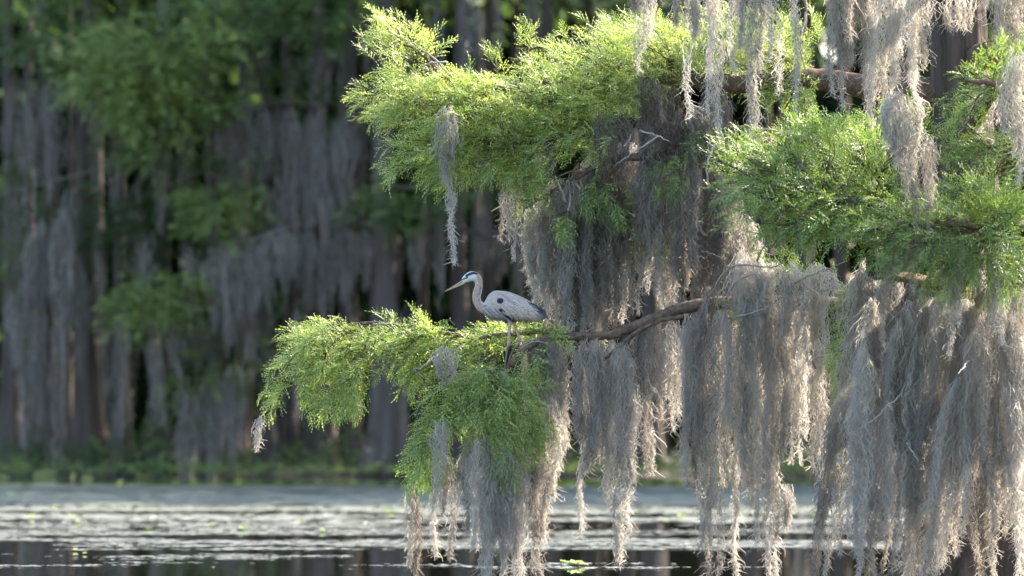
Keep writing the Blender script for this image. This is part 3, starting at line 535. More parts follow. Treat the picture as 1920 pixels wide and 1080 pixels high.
for x, y0, y1, Yq in [(1655, 760, 1120, 59.2), (1720, 800, 1100, 59.2), (1780, 780, 1060, 59.1), (1840, 800, 1090, 59.1), (1900, 790, 1100, 59.2)]:
    moss('brown moss hugging the bark of the flared tree base', 'brown moss on the flared base', x, y0, y1, 70, Yq, x1=x - (1830 - x) * .18, dens=.8, tone=.3)

# ------------------------------------------------------------------ the heron
HO = P(946.7, 702.2, 60.0)
heron = bpy.data.objects.new('heron', None); col.objects.link(heron); heron.location = HO
tag(heron, 'grey wading heron with tan neck and long bill standing on the mossy branch', 'bird')
def C(x, y, dep=0.0): return np.array([(x - 570) / 900.0, dep / 900.0, (1000 - y) / 900.0])
BODY = np.array([(392, 446, 46, 40), (410, 436, 70, 56), (432, 424, 96, 72), (480, 415, 121, 92), (540, 420, 127, 102), (600, 426, 125, 102), (660, 438, 116, 94), (720, 450, 103, 82), (780, 465, 85, 64), (840, 486, 60, 42), (890, 503, 38, 24), (925, 507, 14, 10)], float)
NECK = np.array([(212, 214, 20, 17), (232, 200, 29, 24), (258, 184, 38, 31), (295, 170, 42, 34), (328, 184, 40, 31), (348, 215, 34, 28), (349, 255, 33, 28), (338, 300, 37, 30), (330, 345, 35, 31), (336, 385, 35, 32), (356, 418, 38, 36), (390, 440, 46, 42), (430, 440, 66, 56)], float)
gb = G()
def ring_loft(g, ctr, ax1, r1, r2, seg=20):
    n = len(ctr); th = np.linspace(0, 2 * math.pi, seg, endpoint=False)
    v = ctr[:, None] + np.cos(th)[None, :, None] * ax1[:, None] * r1[:, None, None] + np.sin(th)[None, :, None] * np.array([0, 1.0, 0]) * r2[:, None, None]
    i = np.arange(n - 1)[:, None] * seg; j = np.arange(seg)[None]; k = (j + 1) % seg
    b = g.n; g.add(v, np.stack([i + j, i + seg + j, i + seg + k, i + k], -1))
    for ring in (0, n - 1):
        m = g.n; g.add([ctr[ring]]); jj = np.arange(seg); kk = (jj + 1) % seg
        t = np.stack([b + ring * seg + jj, b + ring * seg + kk, np.full(seg, m)], -1); g.t.append(t[:, ::-1] if ring else t)
bs = smooth_path(BODY, 40); ring_loft(gb, np.array([C(x, y) for x, y, _, _ in bs]), np.tile([0, 0, 1.0], (40, 1)), np.maximum(bs[:, 2], 3) / 900, np.maximum(bs[:, 3], 3) / 900, 28)
nk = smooth_path(NECK, 60); nc = np.array([C(x, y) for x, y, _, _ in nk]); tn_ = nrm(np.gradient(nc, axis=0))
ring_loft(gb, nc, np.cross(tn_, np.array([0, 1.0, 0])), nk[:, 2] / 900, nk[:, 3] / 900, 20)
LEGS = [[(612, 500, 34, -34), (612, 545, 22, -36), (610, 590, 15, -36), (606, 660, 12, -36), (601, 735, 15, -36), (597, 762, 15, -36), (590, 790, 10, -36), (576, 880, 9, -30), (563, 980, 10, -20)],
        [(640, 505, 32, 30), (645, 555, 19, 32), (664, 620, 14, 32), (690, 680, 14, 32), (696, 705, 15, 32), (684, 735, 11, 32), (630, 812, 9, 30), (606, 880, 9, 26), (594, 955, 10, 20)]]
TOES = [[(563, 978, -20), (530, 992, -32), (495, 1000, -38)], [(563, 978, -20), (535, 1000, -8), (505, 1015, 2)], [(563, 978, -20), (570, 1005, -40), (580, 1025, -46)], [(563, 978, -20), (588, 985, -14), (612, 975, -12)],
        [(594, 953, 20), (565, 968, 8), (535, 985, 4)], [(594, 953, 20), (566, 972, 28), (540, 990, 36)], [(594, 953, 20), (600, 980, 38), (600, 1000, 44)], [(594, 953, 20), (620, 945, 20), (642, 925, 18)]]
for lg in LEGS:
    q = smooth_path(lg, 50); tube(gb, np.array([C(x, y, d) for x, y, _, d in q]), q[:, 2] / 900, 10)
for t in TOES:
    q = smooth_path(t, 8); tube(gb, np.array([C(*r) for r in q]), np.linspace(7.5, 4.5, 8) / 900, 6)
tmp = put('heron_raw', gb.mesh('heron_raw', None))
md = tmp.modifiers.new('r', 'REMESH'); md.mode = 'VOXEL'; md.voxel_size = .005; md.use_smooth_shade = True
ms = tmp.modifiers.new('s', 'SMOOTH'); ms.iterations = 3; ms.factor = .4
dg = bpy.context.evaluated_depsgraph_get(); bme = bpy.data.meshes.new_from_object(tmp.evaluated_get(dg)); bpy.data.objects.remove(tmp)
co = np.zeros(len(bme.vertices) * 3, np.float32); bme.vertices.foreach_get('co', co); co = co.reshape(-1, 3)
cx, cy = co[:, 0] * 900 + 570, 1000 - co[:, 2] * 900; dep = co[:, 1] * 900
def near(path, x, y):
    d = np.full(len(x), 1e9); s = np.zeros(len(x)); off = np.zeros(len(x)); acc = 0
    for a, b in zip(path[:-1], path[1:]):
        ab = b - a; L = np.linalg.norm(ab); t = np.clip(((x - a[0]) * ab[0] + (y - a[1]) * ab[1]) / L ** 2, 0, 1)
        dx, dy = x - a[0] - t * ab[0], y - a[1] - t * ab[1]; dd = np.hypot(dx, dy); k = dd < d
        d[k] = dd[k]; s[k] = acc + (t * L)[k]; off[k] = ((ab[0] * dy - ab[1] * dx) / L)[k]; acc += L
    return d, s, off
cols = np.tile(np.array([.47, .40, .345]), (len(co), 1))                    # slate grey body
def paint(mask, c, w=None):
    m = np.clip(mask, 0, 1)[:, None]; cols[:] = cols * (1 - m) + np.array(c) * m
sm = lambda v, a, b: np.clip((v - a) / (b - a), 0, 1)
nd, nsv, noff = near(nk[:, :2], cx, cy)
inneck = sm(-cx, -440, -390) * (cy < 520)
paint(inneck, (.45, .335, .27))                                              # tan neck
paint(inneck * sm(-noff, 16, 32) * sm(cy, 225, 250) * (nsv > 150) * .7, (.60, .57, .53)) # white front of the neck
strk = (np.sin(nsv * .16 + np.sin(nsv * .05) * 3) > .1) * (np.abs(-noff - 20) < 8) * (nsv > 170) * (cx < 420)
paint(strk * .55, (.10, .10, .11))
head = sm(-cx, -345, -315) * (cy < 240); paint(head, (.74, .73, .70))
paint(head * sm(cx, 300, 330) * sm(cy, 175, 200), (.55, .46, .40))
kd, ks, ko = near(np.array([(246, 168), (275, 152), (305, 143), (335, 146)], float), cx, cy); paint(sm(-kd, -14, -9) * (np.abs(dep) > 8), (.04, .042, .055))
kd, ks, ko = near(np.array([(205, 200), (250, 184)], float), cx, cy); paint(sm(-kd, -9, -5) * (cx < 262), (.10, .105, .12))
paint((np.hypot((cx - 530) / 1.2, cy - 380) < 24) * 1.0, (.03, .03, .04)) # shoulder patch
fk, fs, fo = near(np.array([(535, 462), (580, 498), (630, 535)], float), cx, cy); paint(sm(-fk, -24, -12) * (np.abs(dep) > 20), (.03, .03, .04))
paint(sm(cy, 535, 552) * (cx > 560) * (cx < 700) * .8, (.10, .09, .09))
paint(sm(cx, 850, 900) * .75, (.10, .10, .115))
leg = (cy > 556) * (cx > 480) * 1.0; paint(leg, (.52, .36, .28)); paint(sm(cy, 735, 775), (.20, .165, .145))
at = bme.attributes.new('col', 'FLOAT_COLOR', 'POINT'); at.data.foreach_set('color', np.c_[cols, np.ones(len(cols))].astype(np.float32).ravel())
def vcol_mat(name, rough=.8, fibre=True):
    m, n, l, out = mat(name); a = n.new('ShaderNodeAttribute'); a.attribute_name = 'col'; b = n.new('ShaderNodeBsdfPrincipled')
    b.inputs['Roughness'].default_value = rough; b.inputs['Specular IOR Level'].default_value = .25
    no = n.new('ShaderNodeTexNoise'); no.inputs['Scale'].default_value = 90; no.inputs['Detail'].default_value = 5
    tc = n.new('ShaderNodeTexCoord'); mp = n.new('ShaderNodeMapping'); mp.inputs['Scale'].default_value = (.35, 1, 1); mp.inputs['Rotation'].default_value = (0, .5, 0)
    l.new(tc.outputs['Object'], mp.inputs[0]); l.new(mp.outputs[0], no.inputs[0])
    r = ramp(n, [(.3, (.72, .72, .72)), (.7, (1.15, 1.15, 1.15))]); l.new(no.outputs[0], r.inputs[0])
    mu = n.new('ShaderNodeMixRGB'); mu.blend_type = 'MULTIPLY'; mu.inputs[0].default_value = 1.0 if fibre else .3
    l.new(a.outputs['Color'], mu.inputs[1]); l.new(r.outputs[0], mu.inputs[2]); l.new(mu.outputs[0], b.inputs['Base Color']); l.new(b.outputs[0], out.inputs[0]); return m
M_FEATH = vcol_mat('heron_plumage'); M_BILL = vcol_mat('heron_bill', .4, False)
bme.materials.clear(); bme.materials.append(M_FEATH); bme.polygons.foreach_set('use_smooth', np.ones(len(bme.polygons), bool)); bme.name = 'body'
put('body', bme, heron)
def colored(g, name, c, m, parent, smooth=False):
    me = g.mesh(name, m, (0, 0, 0), smooth); a = me.attributes.new('col', 'FLOAT_COLOR', 'POINT')
    a.data.foreach_set('color', np.c_[c, np.ones(len(c))].astype(np.float32).ravel()); return put(name, me, parent)
# bill: upper and lower half
for half, (c0, c1) in {'upper_bill': ((.30, .31, .33), (.50, .33, .18)), 'lower_bill': ((.62, .52, .30), (.60, .34, .15))}.items():
    g = G(); n = 14; t = np.linspace(0, 1, n); ctr = np.stack([240 + (62 - 240) * t, 207 + (300 - 207) * t], -1)
    nx, ny = (.476, -.88) if half == 'upper_bill' else (-.476, .88)
    h = (33 * (1 - t) ** .85 + 3) * (.50 if half == 'upper_bill' else .48); ctr = ctr + np.stack([nx * -1 * h * -.98, ny * -1 * h * -.98], -1)
    cc = np.array([C(x, y) for x, y in ctr]); axx = np.tile(np.array([nx, 0, -ny]), (n, 1))
    ring_loft(g, cc, axx, h / 900, (19 * (1 - t) + 2) / 900, 12)
    tcol = np.concatenate([np.repeat(t, 12), [0, 1]])[:, None]; colored(g, half, np.array(c0) * (1 - tcol) + np.array(c1) * tcol, M_BILL, heron, True)
for sg in (-1, 1):
    g = G(); th = np.linspace(0, math.pi, 8); cc = np.array([C(250, 183, sg * 27 + 7 * math.cos(x)) for x in th])
    ring_loft(g, cc, np.tile([0, 0, 1.0], (8, 1)), 0 * th + .0001, 0 * th + .0001, 8)
    g = G(); u, v = np.meshgrid(np.linspace(0, math.pi, 9), np.linspace(0, 2 * math.pi, 12, endpoint=False), indexing='ij')
    sp = np.stack([np.sin(u) * np.cos(v), np.cos(u) * .7, np.sin(u) * np.sin(v)], -1) * .0105 + C(251, 183, sg * 27)
    i = np.arange(8)[:, None] * 12; j = np.arange(12)[None]; k = (j + 1) % 12; g.add(sp, np.stack([i + j, i + k, i + 12 + k, i + 12 + j], -1))
    vc = np.tile([.02, .018, .012], (g.n, 1)); vc[np.hypot(sp.reshape(-1, 3)[:, 0] - C(251, 183)[0], sp.reshape(-1, 3)[:, 2] - C(251, 183)[2]) > .0085] = (.4, .30, .06)
    colored(g, 'eye', vc, M_BILL, heron, True)
# wings: overlapping soft feathers lying on the body
def bsurf(x, y):
    c = np.interp(x, bs[:, 0], bs[:, 1]); h = np.interp(x, bs[:, 0], bs[:, 2]); d = np.interp(x, bs[:, 0], bs[:, 3])
    return d * np.sqrt(np.clip(1 - ((y - c) / h) ** 2, .02, 1))
def feathers(g, items, sg, cl):
    for (x0, y0, x1, y1, w, lift, c) in items:
        n = 7; t = np.linspace(0, 1, n); x = x0 + (x1 - x0) * t; y = y0 + (y1 - y0) * t + 10 * np.sin(t * math.pi) * rng.normal(0, .4)
        dirx, diry = x1 - x0, y1 - y0; L = math.hypot(dirx, diry); px, py = -diry / L, dirx / L
        ww = w * np.sin(np.clip(.18 + .82 * t, 0, 1) * math.pi * .93) ** .7
        rows = []
        for s_, li in ((-1, 0), (0, 2.5), (1, 0)):
            xx, yy = x + px * ww * s_, y + py * ww * s_
            rows.append(np.array([C(a, b, sg * (bsurf(a, b) + lift + li + 3 * q)) for a, b, q in zip(xx, yy, t)]))
        v = np.stack(rows, 1).reshape(-1, 3); i = np.arange(n - 1)[:, None] * 3; j = np.arange(2)[None]
        g.add(v, np.stack([i + j, i + j + 1, i + j + 4, i + j + 3], -1)); cl.append(np.tile(np.array(c) * rng.uniform(.66, 1.15), (n * 3, 1)))
for sg in (-1, 1):
    g = G(); cl = []; it = []
    for q in range(170):
        u, v = rng.random(), rng.random(); x0 = 470 + 330 * u; top = np.interp(x0, bs[:, 0], bs[:, 1] - bs[:, 2]) + 14; bot = np.interp(x0, [470, 560, 700, 830], [400, 480, 520, 520])
        y0 = top + (bot - top) * v; ang = math.radians(22 + 26 * v + rng.normal() * 5); L = rng.uniform(60, 110)
        c = (.54, .46, .40) if rng.random() < .7 else (.58, .52, .47)
        if v > .5 and u > .2: c = (.62, .52, .43)
        if math.hypot(x0 - 505, y0 - 372) < 62 or (y0 > 440 + .85 * (x0 - 520) and x0 < 640): continue
        it.append((x0, y0, x0 + L * math.cos(ang), min(y0 + L * math.sin(ang), 552), rng.uniform(4.5, 9), 2 + 6 * u, c))
    it.sort(key=lambda r: r[5])
    for q in range(9):                                                        # dark flight feather tips
        it.append((760 + 8 * q, 385 + 9 * q, 905 + 4 * q, 462 + 9 * q, 9, 9, (.06, .062, .075) if q < 7 else (.25, .23, .23)))
    it.append((548, 470, 640, 528, 6, 9, (.6, .57, .55)))
    feathers(g, it, sg, cl); colored(g, 'wing', np.concatenate(cl), M_FEATH, heron, True)
    g = G(); cl = []; it = []
    for q in range(46):
        u = rng.random(); x0 = 385 + 120 * u; y0 = 425 + 55 * rng.random() + 20 * u; ang = math.radians(rng.normal(44, 8)); L = rng.uniform(60, 120)
        it.append((x0, y0, x0 + L * math.cos(ang), y0 + L * math.sin(ang), rng.uniform(3, 6), 4, (.46, .42, .39) if q % 3 else (.22, .21, .215)))
    feathers(g, it, sg, cl); colored(g, 'breast_plumes', np.concatenate(cl), M_FEATH, heron, True)

# ------------------------------------------------------------------ far shore forest
def far_fl(seed):
    r = np.random.default_rng(seed); a, b = r.random(2) * 6.28; k = int(r.integers(4, 7))
    return lambda t, th: 1 + np.exp(-t * 9) * (.20 * np.sin(k * th + a) + .1 * np.sin((k + 4) * th + b)) + .03 * np.sin(11 * th + t * 14)
def far_tree(px, wpx, Y, lean=0.0, label=None, group='cypress trunks along the far shore', crown=True, H=22.0, detail=True):
    base = W(px, 748 + F * CAM_H / Y); base[2] = -.1; s = Y / F; R0 = wpx * s * .5
    root = bpy.data.objects.new('cypress_tree', None); col.objects.link(root); root.location = base
    tag(root, label or 'far shore cypress trunk mostly hidden behind the near tree and its moss', 'tree', group)
    n = 40 if detail else 16; h = np.linspace(0, H, n)
    path = np.stack([base[0] + lean * h + .05 * np.sin(h * .5 + px), np.full(n, base[1]) + .05 * np.cos(h * .4 + px), base[2] + h], -1)
    rad = 1.18 * R0 * (.46 + .34 * np.exp(-h / 2.6) + .34 * np.exp(-h / .55)) * (1 - .75 * h / H)
    g = G(); tube(g, path, rad, 24 if detail else 10, flute=far_fl(int(px * 7 + Y)) if detail else None)
    put('trunk', g.mesh('trunk', M_FARBARK, base, True), root)
    if crown:
        g = G(); m = 170; z = rng.uniform(12, H + 1, m); rr = 2.6 * np.sqrt(rng.random(m)) * (1 - .5 * (z - 12) / (H - 11)); th = rng.random(m) * 6.28
        p = np.stack([base[0] + lean * z + rr * np.cos(th), base[1] + rr * np.sin(th), base[2] + z], -1)
        d = nrm(np.stack([np.cos(th), np.sin(th), rng.normal(-.1, .3, m)], -1))
        add_sprays(g, FDATA, p, d, nrm(np.array([0, 0, 1.0]) + .3 * rng.normal(size=(m, 3))), rng.uniform(1.2, 2.0, m), rng.normal(0, .12, m))
        tag(put('crown', g.mesh('crown', M_FARLEAF, base), root), kind='stuff')
    return root, base
FT = {}
for i, (px, w, Y, lean, lab) in enumerate([
  (18, 60, 157, .0, 'far trunk hung with long moss behind a small bright leaf tuft'), (92, 62, 153, -.012, 'tall far trunk leaning slightly, draped in moss beneath the yellowish leaf tufts'), (158, 64, 154.5, .004, 'tall straight far trunk beside the leaning moss draped one'), (228, 44, 160, 0, 'thin far trunk carrying the dark green leaf mass'), (300, 56, 153.5, .01, 'far trunk with a low bright bough above a slim pale moss tail'), (402, 60, 156, -.004, 'far trunk bearing the large bright spreading crown of leaves'), (452, 56, 160, .01, 'slender far trunk with one small bright leaf tuft between the moss curtains'),
  (498, 46, 154, .0, 'slim far trunk with sparse low leaf tufts above the pale moss clump'), (545, 46, 157, -.01, 'slim far trunk close beside the one carrying the long moss limb'), (592, 76, 154.5, .004, 'far cypress carrying the long pale limb with a deep moss curtain'), (648, 66, 156, .012, 'moss hung far trunk next to the stout fluted one'), (724, 100, 151.3, -.006, 'stout far cypress with a widely fluted foot at the water edge'),
  (795, 36, 166, 0, 'thin dim far trunk between stout fluted trunk and pale straight one'), (862, 62, 153, .0, 'straight pale far cypress trunk rising behind the heron\'s head'), (912, 48, 159, .006, 'far trunk just past the pale straight one, beneath the lone stringy moss tail'), (968, 42, 164, 0, 'thin dim far trunk between the heron and the moss curtain'), (1030, 58, 156, 0, None), (1105, 50, 160, .0, None), (1178, 44, 157, .01, None), (1222, 52, 154, 0, 'far trunk seen in the dark gap between the hanging moss ropes'),
  (1330, 46, 160, 0, None), (1410, 56, 156, 0, None), (1500, 52, 155, 0, None), (1580, 56, 158, 0, None), (1690, 60, 155, 0, None), (1800, 56, 157, 0, None), (1900, 60, 154, 0, None)]):
    FT[px] = far_tree(px, w, Y, lean, lab)
for i in range(20):
    far_tree(rng.uniform(-60, 1980), rng.uniform(26, 46), rng.uniform(168, 204), rng.normal() * .008, 'dim slender trunk standing deep inside the far wood', 'trunks deep in the far wood', crown=False, detail=False)
# canopy and depth of the wood, plus an added shading block: one mass
g = G()
def mass(m, x0, x1, y0, y1, z0, z1, s0, s1, tone):
    m = int(m * .36); s0, s1 = s0 * 1.5, s1 * 1.5
    p = np.stack([rng.uniform(x0, x1, m), rng.uniform(y0, y1, m), rng.uniform(z0, z1, m)], -1)
    add_sprays(g, WDATA, p, nrm(rng.normal(size=(m, 3)) * np.array([1, 1, .4])), nrm(np.array([0, 0, 1.0]) + .5 * rng.normal(size=(m, 3))), rng.uniform(s0, s1, m), rng.normal(tone, .1, m))
mass(6500, -36, 70, 153, 232, 12.5, 24, 1.6, 2.6, -.15)
mass(13000, -42, 75, 212, 236, 0, 22, 2.4, 3.6, -.35)
mass(5000, -44, 4, 214, 238, 0, 24, 2.4, 3.6, -.35); mass(1500, 17, 45, 151, 190, 0, 14, 1.4, 2.2, -.2); mass(9000, 14.5, 60, 124, 153, .2, 29, 1.8, 3.0, -.15); mass(1200, -40, -16, 151, 200, 0, 14, 1.4, 2.2, -.2)  # tall block right of the frame added to keep sun off the far shore
tag(put('far_wood', g.mesh('far_wood', M_FARLEAF)), 'dense dark canopy and depths of the wood behind the far shore trunks, with an unseen block added for shade', 'woodland', kind='stuff')

# far limbs with their leaf masses, each a part of the tree it grows from
def far_limb(tree_px, pts, r0, r1=.03, m=M_FARBARK):
    root, base = FT[tree_px]; p = smooth_path([P(*q) for q in pts], 8 * len(pts)); g = G(); tube(g, p, np.linspace(r0, r1, len(p)), 8, wob=.08)
    put('limb', g.mesh('limb', m, base, True), root)
def far_leaves(tree_px, items):
    root, base = FT[tree_px]; g = G()
    for (cx, cy, rx, ry, Y, dy, n, tone) in items:
        n = int(n * 1.35)
        u = nrm(rng.normal(size=(n, 3))) * rng.random((n, 1)) ** .42; s = Y / F; c = P(cx, cy, Y)
        p = c + u * np.array([rx * s, dy, ry * s]); d = nrm(nrm(u + 1e-3) * np.array([1, .6, .3]) + rng.normal(size=(n, 3)) * np.array([.5, .5, .2]) + np.array([-.2, 0, -.12]))
        add_sprays(g, FDATA, p, d, nrm(np.array([0, -.5, 1.0]) + .3 * rng.normal(size=(n, 3))), rng.uniform(.45, .85, n), rng.normal(tone, .1, n))
    tag(put('leaf_mass', g.mesh('leaf_mass', M_FARLEAF, base), root), kind='stuff')
M_PALE = bark('pale_limb', (.10, .088, .08), (.27, .24, .22), 8, 1, .3)
far_limb(592, [(592, 200, 154), (560, 192, 152.5), (490, 195, 151.5), (430, 212, 151)], .09, .04, M_PALE)
far_limb(592, [(594, 410, 154.4), (572, 422, 152.6), (530, 430, 151.2), (490, 445, 150.7), (440, 456, 150.4), (390, 472, 150.2)], .10, .03, M_PALE)
far_limb(592, [(594, 412, 154.4), (630, 421, 152.6), (690, 420, 151.4)], .08, .03, M_PALE)
far_limb(592, [(600, 330, 154), (540, 260, 152.5), (500, 170, 151.5), (480, 110, 151), (440, 50, 150.5), (400, 20, 150)], .14, .05)
far_limb(402, [(402, 130, 155), (360, 120, 152), (300, 118, 150.5), (240, 130, 149.5), (180, 150, 149.5)], .10, .02)
far_limb(402, [(404, 250, 155), (350, 240, 152.5), (310, 262, 151), (290, 290, 150.5)], .07, .02)
far_limb(158, [(160, 110, 154), (120, 115, 152), (80, 105, 151)], .06, .02)
far_limb(228, [(230, 400, 160), (260, 410, 155), (240, 430, 152)], .08, .02)
far_limb(452, [(455, 400, 160), (430, 390, 154), (400, 395, 152)], .06, .02)
far_limb(862, [(862, 430, 153), (900, 440, 152), (960, 460, 151.5)], .06, .03)
far_limb(724, [(728, 360, 151.3), (770, 350, 150.5), (880, 360, 150)], .06, .02)
far_leaves(402, [(300, 90, 150, 52, 149.6, 1.1, 160, .36), (250, 160, 105, 62, 149.2, .9, 150, .42), (200, 150, 55, 40, 149.2, .8, 50, .4), (330, 190, 110, 62, 149.6, .9, 120, .3), (290, 250, 70, 55, 149.8, .9, 60, .28), (400, 150, 80, 70, 151, 1.0, 70, .05), (240, 280, 40, 36, 150.5, .6, 26, .05)])
far_leaves(592, [(450, 30, 130, 42, 150.5, 1.1, 110, .1), (570, 40, 110, 48, 150.8, 1.1, 90, .02), (620, 20, 70, 36, 151, .9, 44, .1), (420, 330, 60, 45, 151, .8, 34, .08), (560, 160, 70, 40, 151.5, .8, 30, 0)])
far_leaves(158, [(60, 45, 90, 52, 151, 1.0, 90, .1), (120, 90, 60, 36, 151, .8, 44, .14), (170, 30, 60, 40, 152, .8, 36, -.05), (20, 100, 50, 40, 152, .8, 30, 0)])
far_leaves(228, [(240, 400, 120, 50, 152, 1.0, 90, -.2), (190, 450, 80, 36, 152, .9, 44, -.2), (300, 465, 80, 30, 152.5, .9, 34, -.2), (160, 560, 80, 46, 153, .9, 36, -.15)])
far_leaves(452, [(415, 400, 62, 45, 150, .7, 60, .32), (400, 380, 40, 30, 150, .6, 24, .34)])
far_leaves(300, [(310, 560, 80, 42, 149.9, .7, 70, .36), (270, 590, 50, 30, 149.9, .6, 34, .36), (360, 540, 40, 26, 151, .6, 16, .1)])
far_leaves(18, [(25, 490, 45, 52, 152, .8, 44, .1), (5, 330, 36, 50, 153, .8, 24, 0), (40, 370, 60, 34, 152, .8, 26, -.15)])
far_leaves(498, [(440, 640, 44, 40, 151.5, .6, 26, .02), (370, 700, 32, 40, 151, .6, 20, .15), (350, 750, 24, 34, 151, .5, 12, .15), (470, 700, 50, 40, 151.5, .7, 26, -.05), (550, 550, 30, 50, 152, .6, 16, 0), (330, 820, 24, 24, 151, .5, 8, .1)])
far_leaves(724, [(760, 380, 75, 45, 150.3, .9, 60, .06), (880, 365, 62, 38, 150.2, .8, 44, .06), (700, 400, 36, 30, 150.5, .6, 16, 0), (680, 820, 22, 40, 151.2, .4, 8, .15)])
far_leaves(1030, [(1040, 480, 60, 60, 154, .9, 30, -.2)])

FM = 'moss hanging in the far trees'
def fmoss(label, group, x0, y0, y1, w, Y, tone=.5, dens=.9, x1=None):
    if group == FM: w *= rng.uniform(.45, 1.05); y1 += rng.normal() * 40
    me, top = moss_mesh(x0, y0, y1, w, Y, x1=x1, dens=dens, tone=tone, fibre=.022, fl=.75, m=M_FARMOSS, nseg=4)
    return tag(put('spanish_moss', me, None, top), label, 'moss', group)
for x, y1, w in [(402, 590, 40), (432, 640, 46), (466, 600, 44), (500, 560, 44), (532, 520, 40)]:
    fmoss('wide pale moss curtain under the long far limb', 'pale moss curtain under the long far limb', x, 462 - (x - 390) * .24, y1, w, 150.3, .72, 1.1)
for x, y1, w in [(568, 560, 36), (612, 600, 34), (650, 560, 38), (682, 520, 34)]:
    fmoss('long moss rope hanging from the trunk end of the long far limb', 'moss near the trunk end of the long far limb', x, 424, y1, w, 151.0, .55, 1.0)
for x, y0, y1, w in [(440, 205, 350, 56), (490, 196, 330, 58), (540, 195, 380, 60), (590, 200, 430, 64), (640, 215, 400, 60), (420, 240, 320, 50), (560, 300, 440, 60), (630, 330, 520, 60)]:
    fmoss('grey moss bundle hanging from the pale upper far limb', 'moss under the pale upper far limb', x, y0, y1, w, 151.3, .6, 1.0)
for x, y0, y1, w in [(360, 700, 890, 50), (400, 690, 880, 52), (440, 680, 860, 50), (345, 760, 885, 34)]:
    fmoss('low pale moss clump hanging to the water at the far shore', 'low pale moss at the far shore', x, y0, y1, w, 151, .7, 1.1)
fmoss('slim bright moss tail hanging below the low green far leaves', None, 285, 590, 790, 30, 150.8, .75, 1.0, x1=300)
for x, y0, y1, w in [(300, 240, 350, 30), (285, 290, 345, 26), (395, 130, 230, 40), (345, 240, 300, 34), (100, 120, 420, 34), (60, 140, 380, 44), (180, 110, 380, 36), (215, 90, 300, 30), (25, 130, 430, 40), (70, 400, 640, 60), (115, 390, 620, 56), (30, 540, 700, 40), (150, 480, 700, 40), (205, 600, 740, 36), (240, 600, 760, 30), (335, 590, 690, 40), (470, 560, 720, 36), (545, 100, 190, 46), (600, 80, 200, 46), (640, 90, 230, 40), (470, 90, 190, 40),
                     (700, -20, 300, 36), (740, 430, 560, 40), (780, 410, 520, 36), (690, 400, 560, 44), (905, 380, 540, 40), (940, 400, 560, 40), (980, 300, 560, 40), (880, -20, 160, 36), (820, -20, 240, 36), (930, -20, 120, 36), (1000, -20, 120, 36), (760, 0, 260, 36), (1240, 600, 720, 40), (1500, 640, 760, 40), (20, 330, 640, 44), (48, 520, 830, 40), (128, 330, 640, 36), (110, 590, 840, 34), (190, 390, 650, 36), (255, 330, 560, 34), (275, 420, 650, 34), (355, 440, 640, 40), (370, 590, 720, 40), (225, 560, 850, 36), (510, 560, 850, 34), (560, 560, 850, 36), (610, 600, 860, 36), (660, 560, 830, 34), (445, 330, 440, 40), (520, 330, 430, 44), (590, 430, 640, 40), (640, 240, 430, 44), (670, 120, 420, 40), (345, 300, 430, 30), (1010, 420, 600, 36), (825, 380, 560, 34), (760, 560, 760, 30)]:
    lab = ('grey moss strand high among the far trunks behind the sunlit upper bough' if x > 690 and y0 < 320 else
           'grey far moss strand hanging behind and around the heron' if x > 840 and x < 1000 else
           'grey far moss strand between the stout fluted trunk and the upper bough' if x >= 690 and x <= 840 else
           'far moss strand glimpsed in a gap of the near hanging moss' if x >= 1000 else
           'grey moss strand hanging under the large bright far crown' if 260 < x < 460 and y0 < 320 else
           'grey moss strand hanging high beside the pale upper far limb' if x >= 460 and y0 < 320 else
           'grey moss strand under the leaf tufts of the moss draped far trunks' if y0 < 320 else
           'low grey moss strand between the moss draped far trunks' if x < 140 else
           'low grey moss strand around the dark green far leaf mass' if x < 390 else
           'low far moss strand below the curtain of the long far limb' if x < 560 else
           'far moss strand close to the trunk that carries the long limb')
    fmoss(lab, FM, x, y0, y1, w, rng.uniform(150.4, 152.8), rng.uniform(.4, .65), .85)

# undergrowth strip on the far bank
g = G(); m = 1900
p = np.stack([rng.uniform(-17, 20, m), rng.uniform(149.5, 156, m), np.abs(rng.normal(0, .22, m)) + .02], -1)
add_sprays(g, FDATA, p, nrm(rng.normal(size=(m, 3)) * np.array([1, 1, .2]) + np.array([0, 0, .6])), nrm(np.array([0, -.8, 1.0]) + .3 * rng.normal(size=(m, 3))), rng.uniform(.18, .42, m), rng.normal(-.05, .15, m))
m = 1500
p = np.stack([rng.uniform(-17, 20, m), rng.uniform(147.2, 150.2, m), np.abs(rng.normal(0, .09, m)) + .02], -1)
add_sprays(g, FDATA, p, nrm(rng.normal(size=(m, 3)) * np.array([1, 1, .2]) + np.array([0, 0, .8])), nrm(np.array([0, -.8, 1.0]) + .3 * rng.normal(size=(m, 3))), rng.uniform(.15, .32, m), rng.normal(.35, .15, m))
for (cx, w, hh, n) in [(70, 60, .9, 90), (190, 60, .7, 70), (270, 50, 1.0, 90), (560, 40, .5, 40), (1080, 80, .7, 80), (1500, 80, .7, 80), (460, 40, .5, 40)]:
    c = P(cx, 880, 152.5); q = np.stack([c[0] + rng.normal(0, w / 80 * .5, n), 152.5 + rng.normal(0, .5, n), rng.random(n) * hh], -1)
    add_sprays(g, FDATA, q, nrm(rng.normal(size=(n, 3)) + np.array([0, 0, .5])), nrm(np.array([0, -.8, 1.0]) + .3 * rng.normal(size=(n, 3))), rng.uniform(.3, .55, n), rng.normal(-.2, .12, n))
tag(put('bank_undergrowth', g.mesh('bank_undergrowth', M_FARLEAF)), 'low green waterside growth along the foot of the far trees', 'undergrowth', kind='stuff')

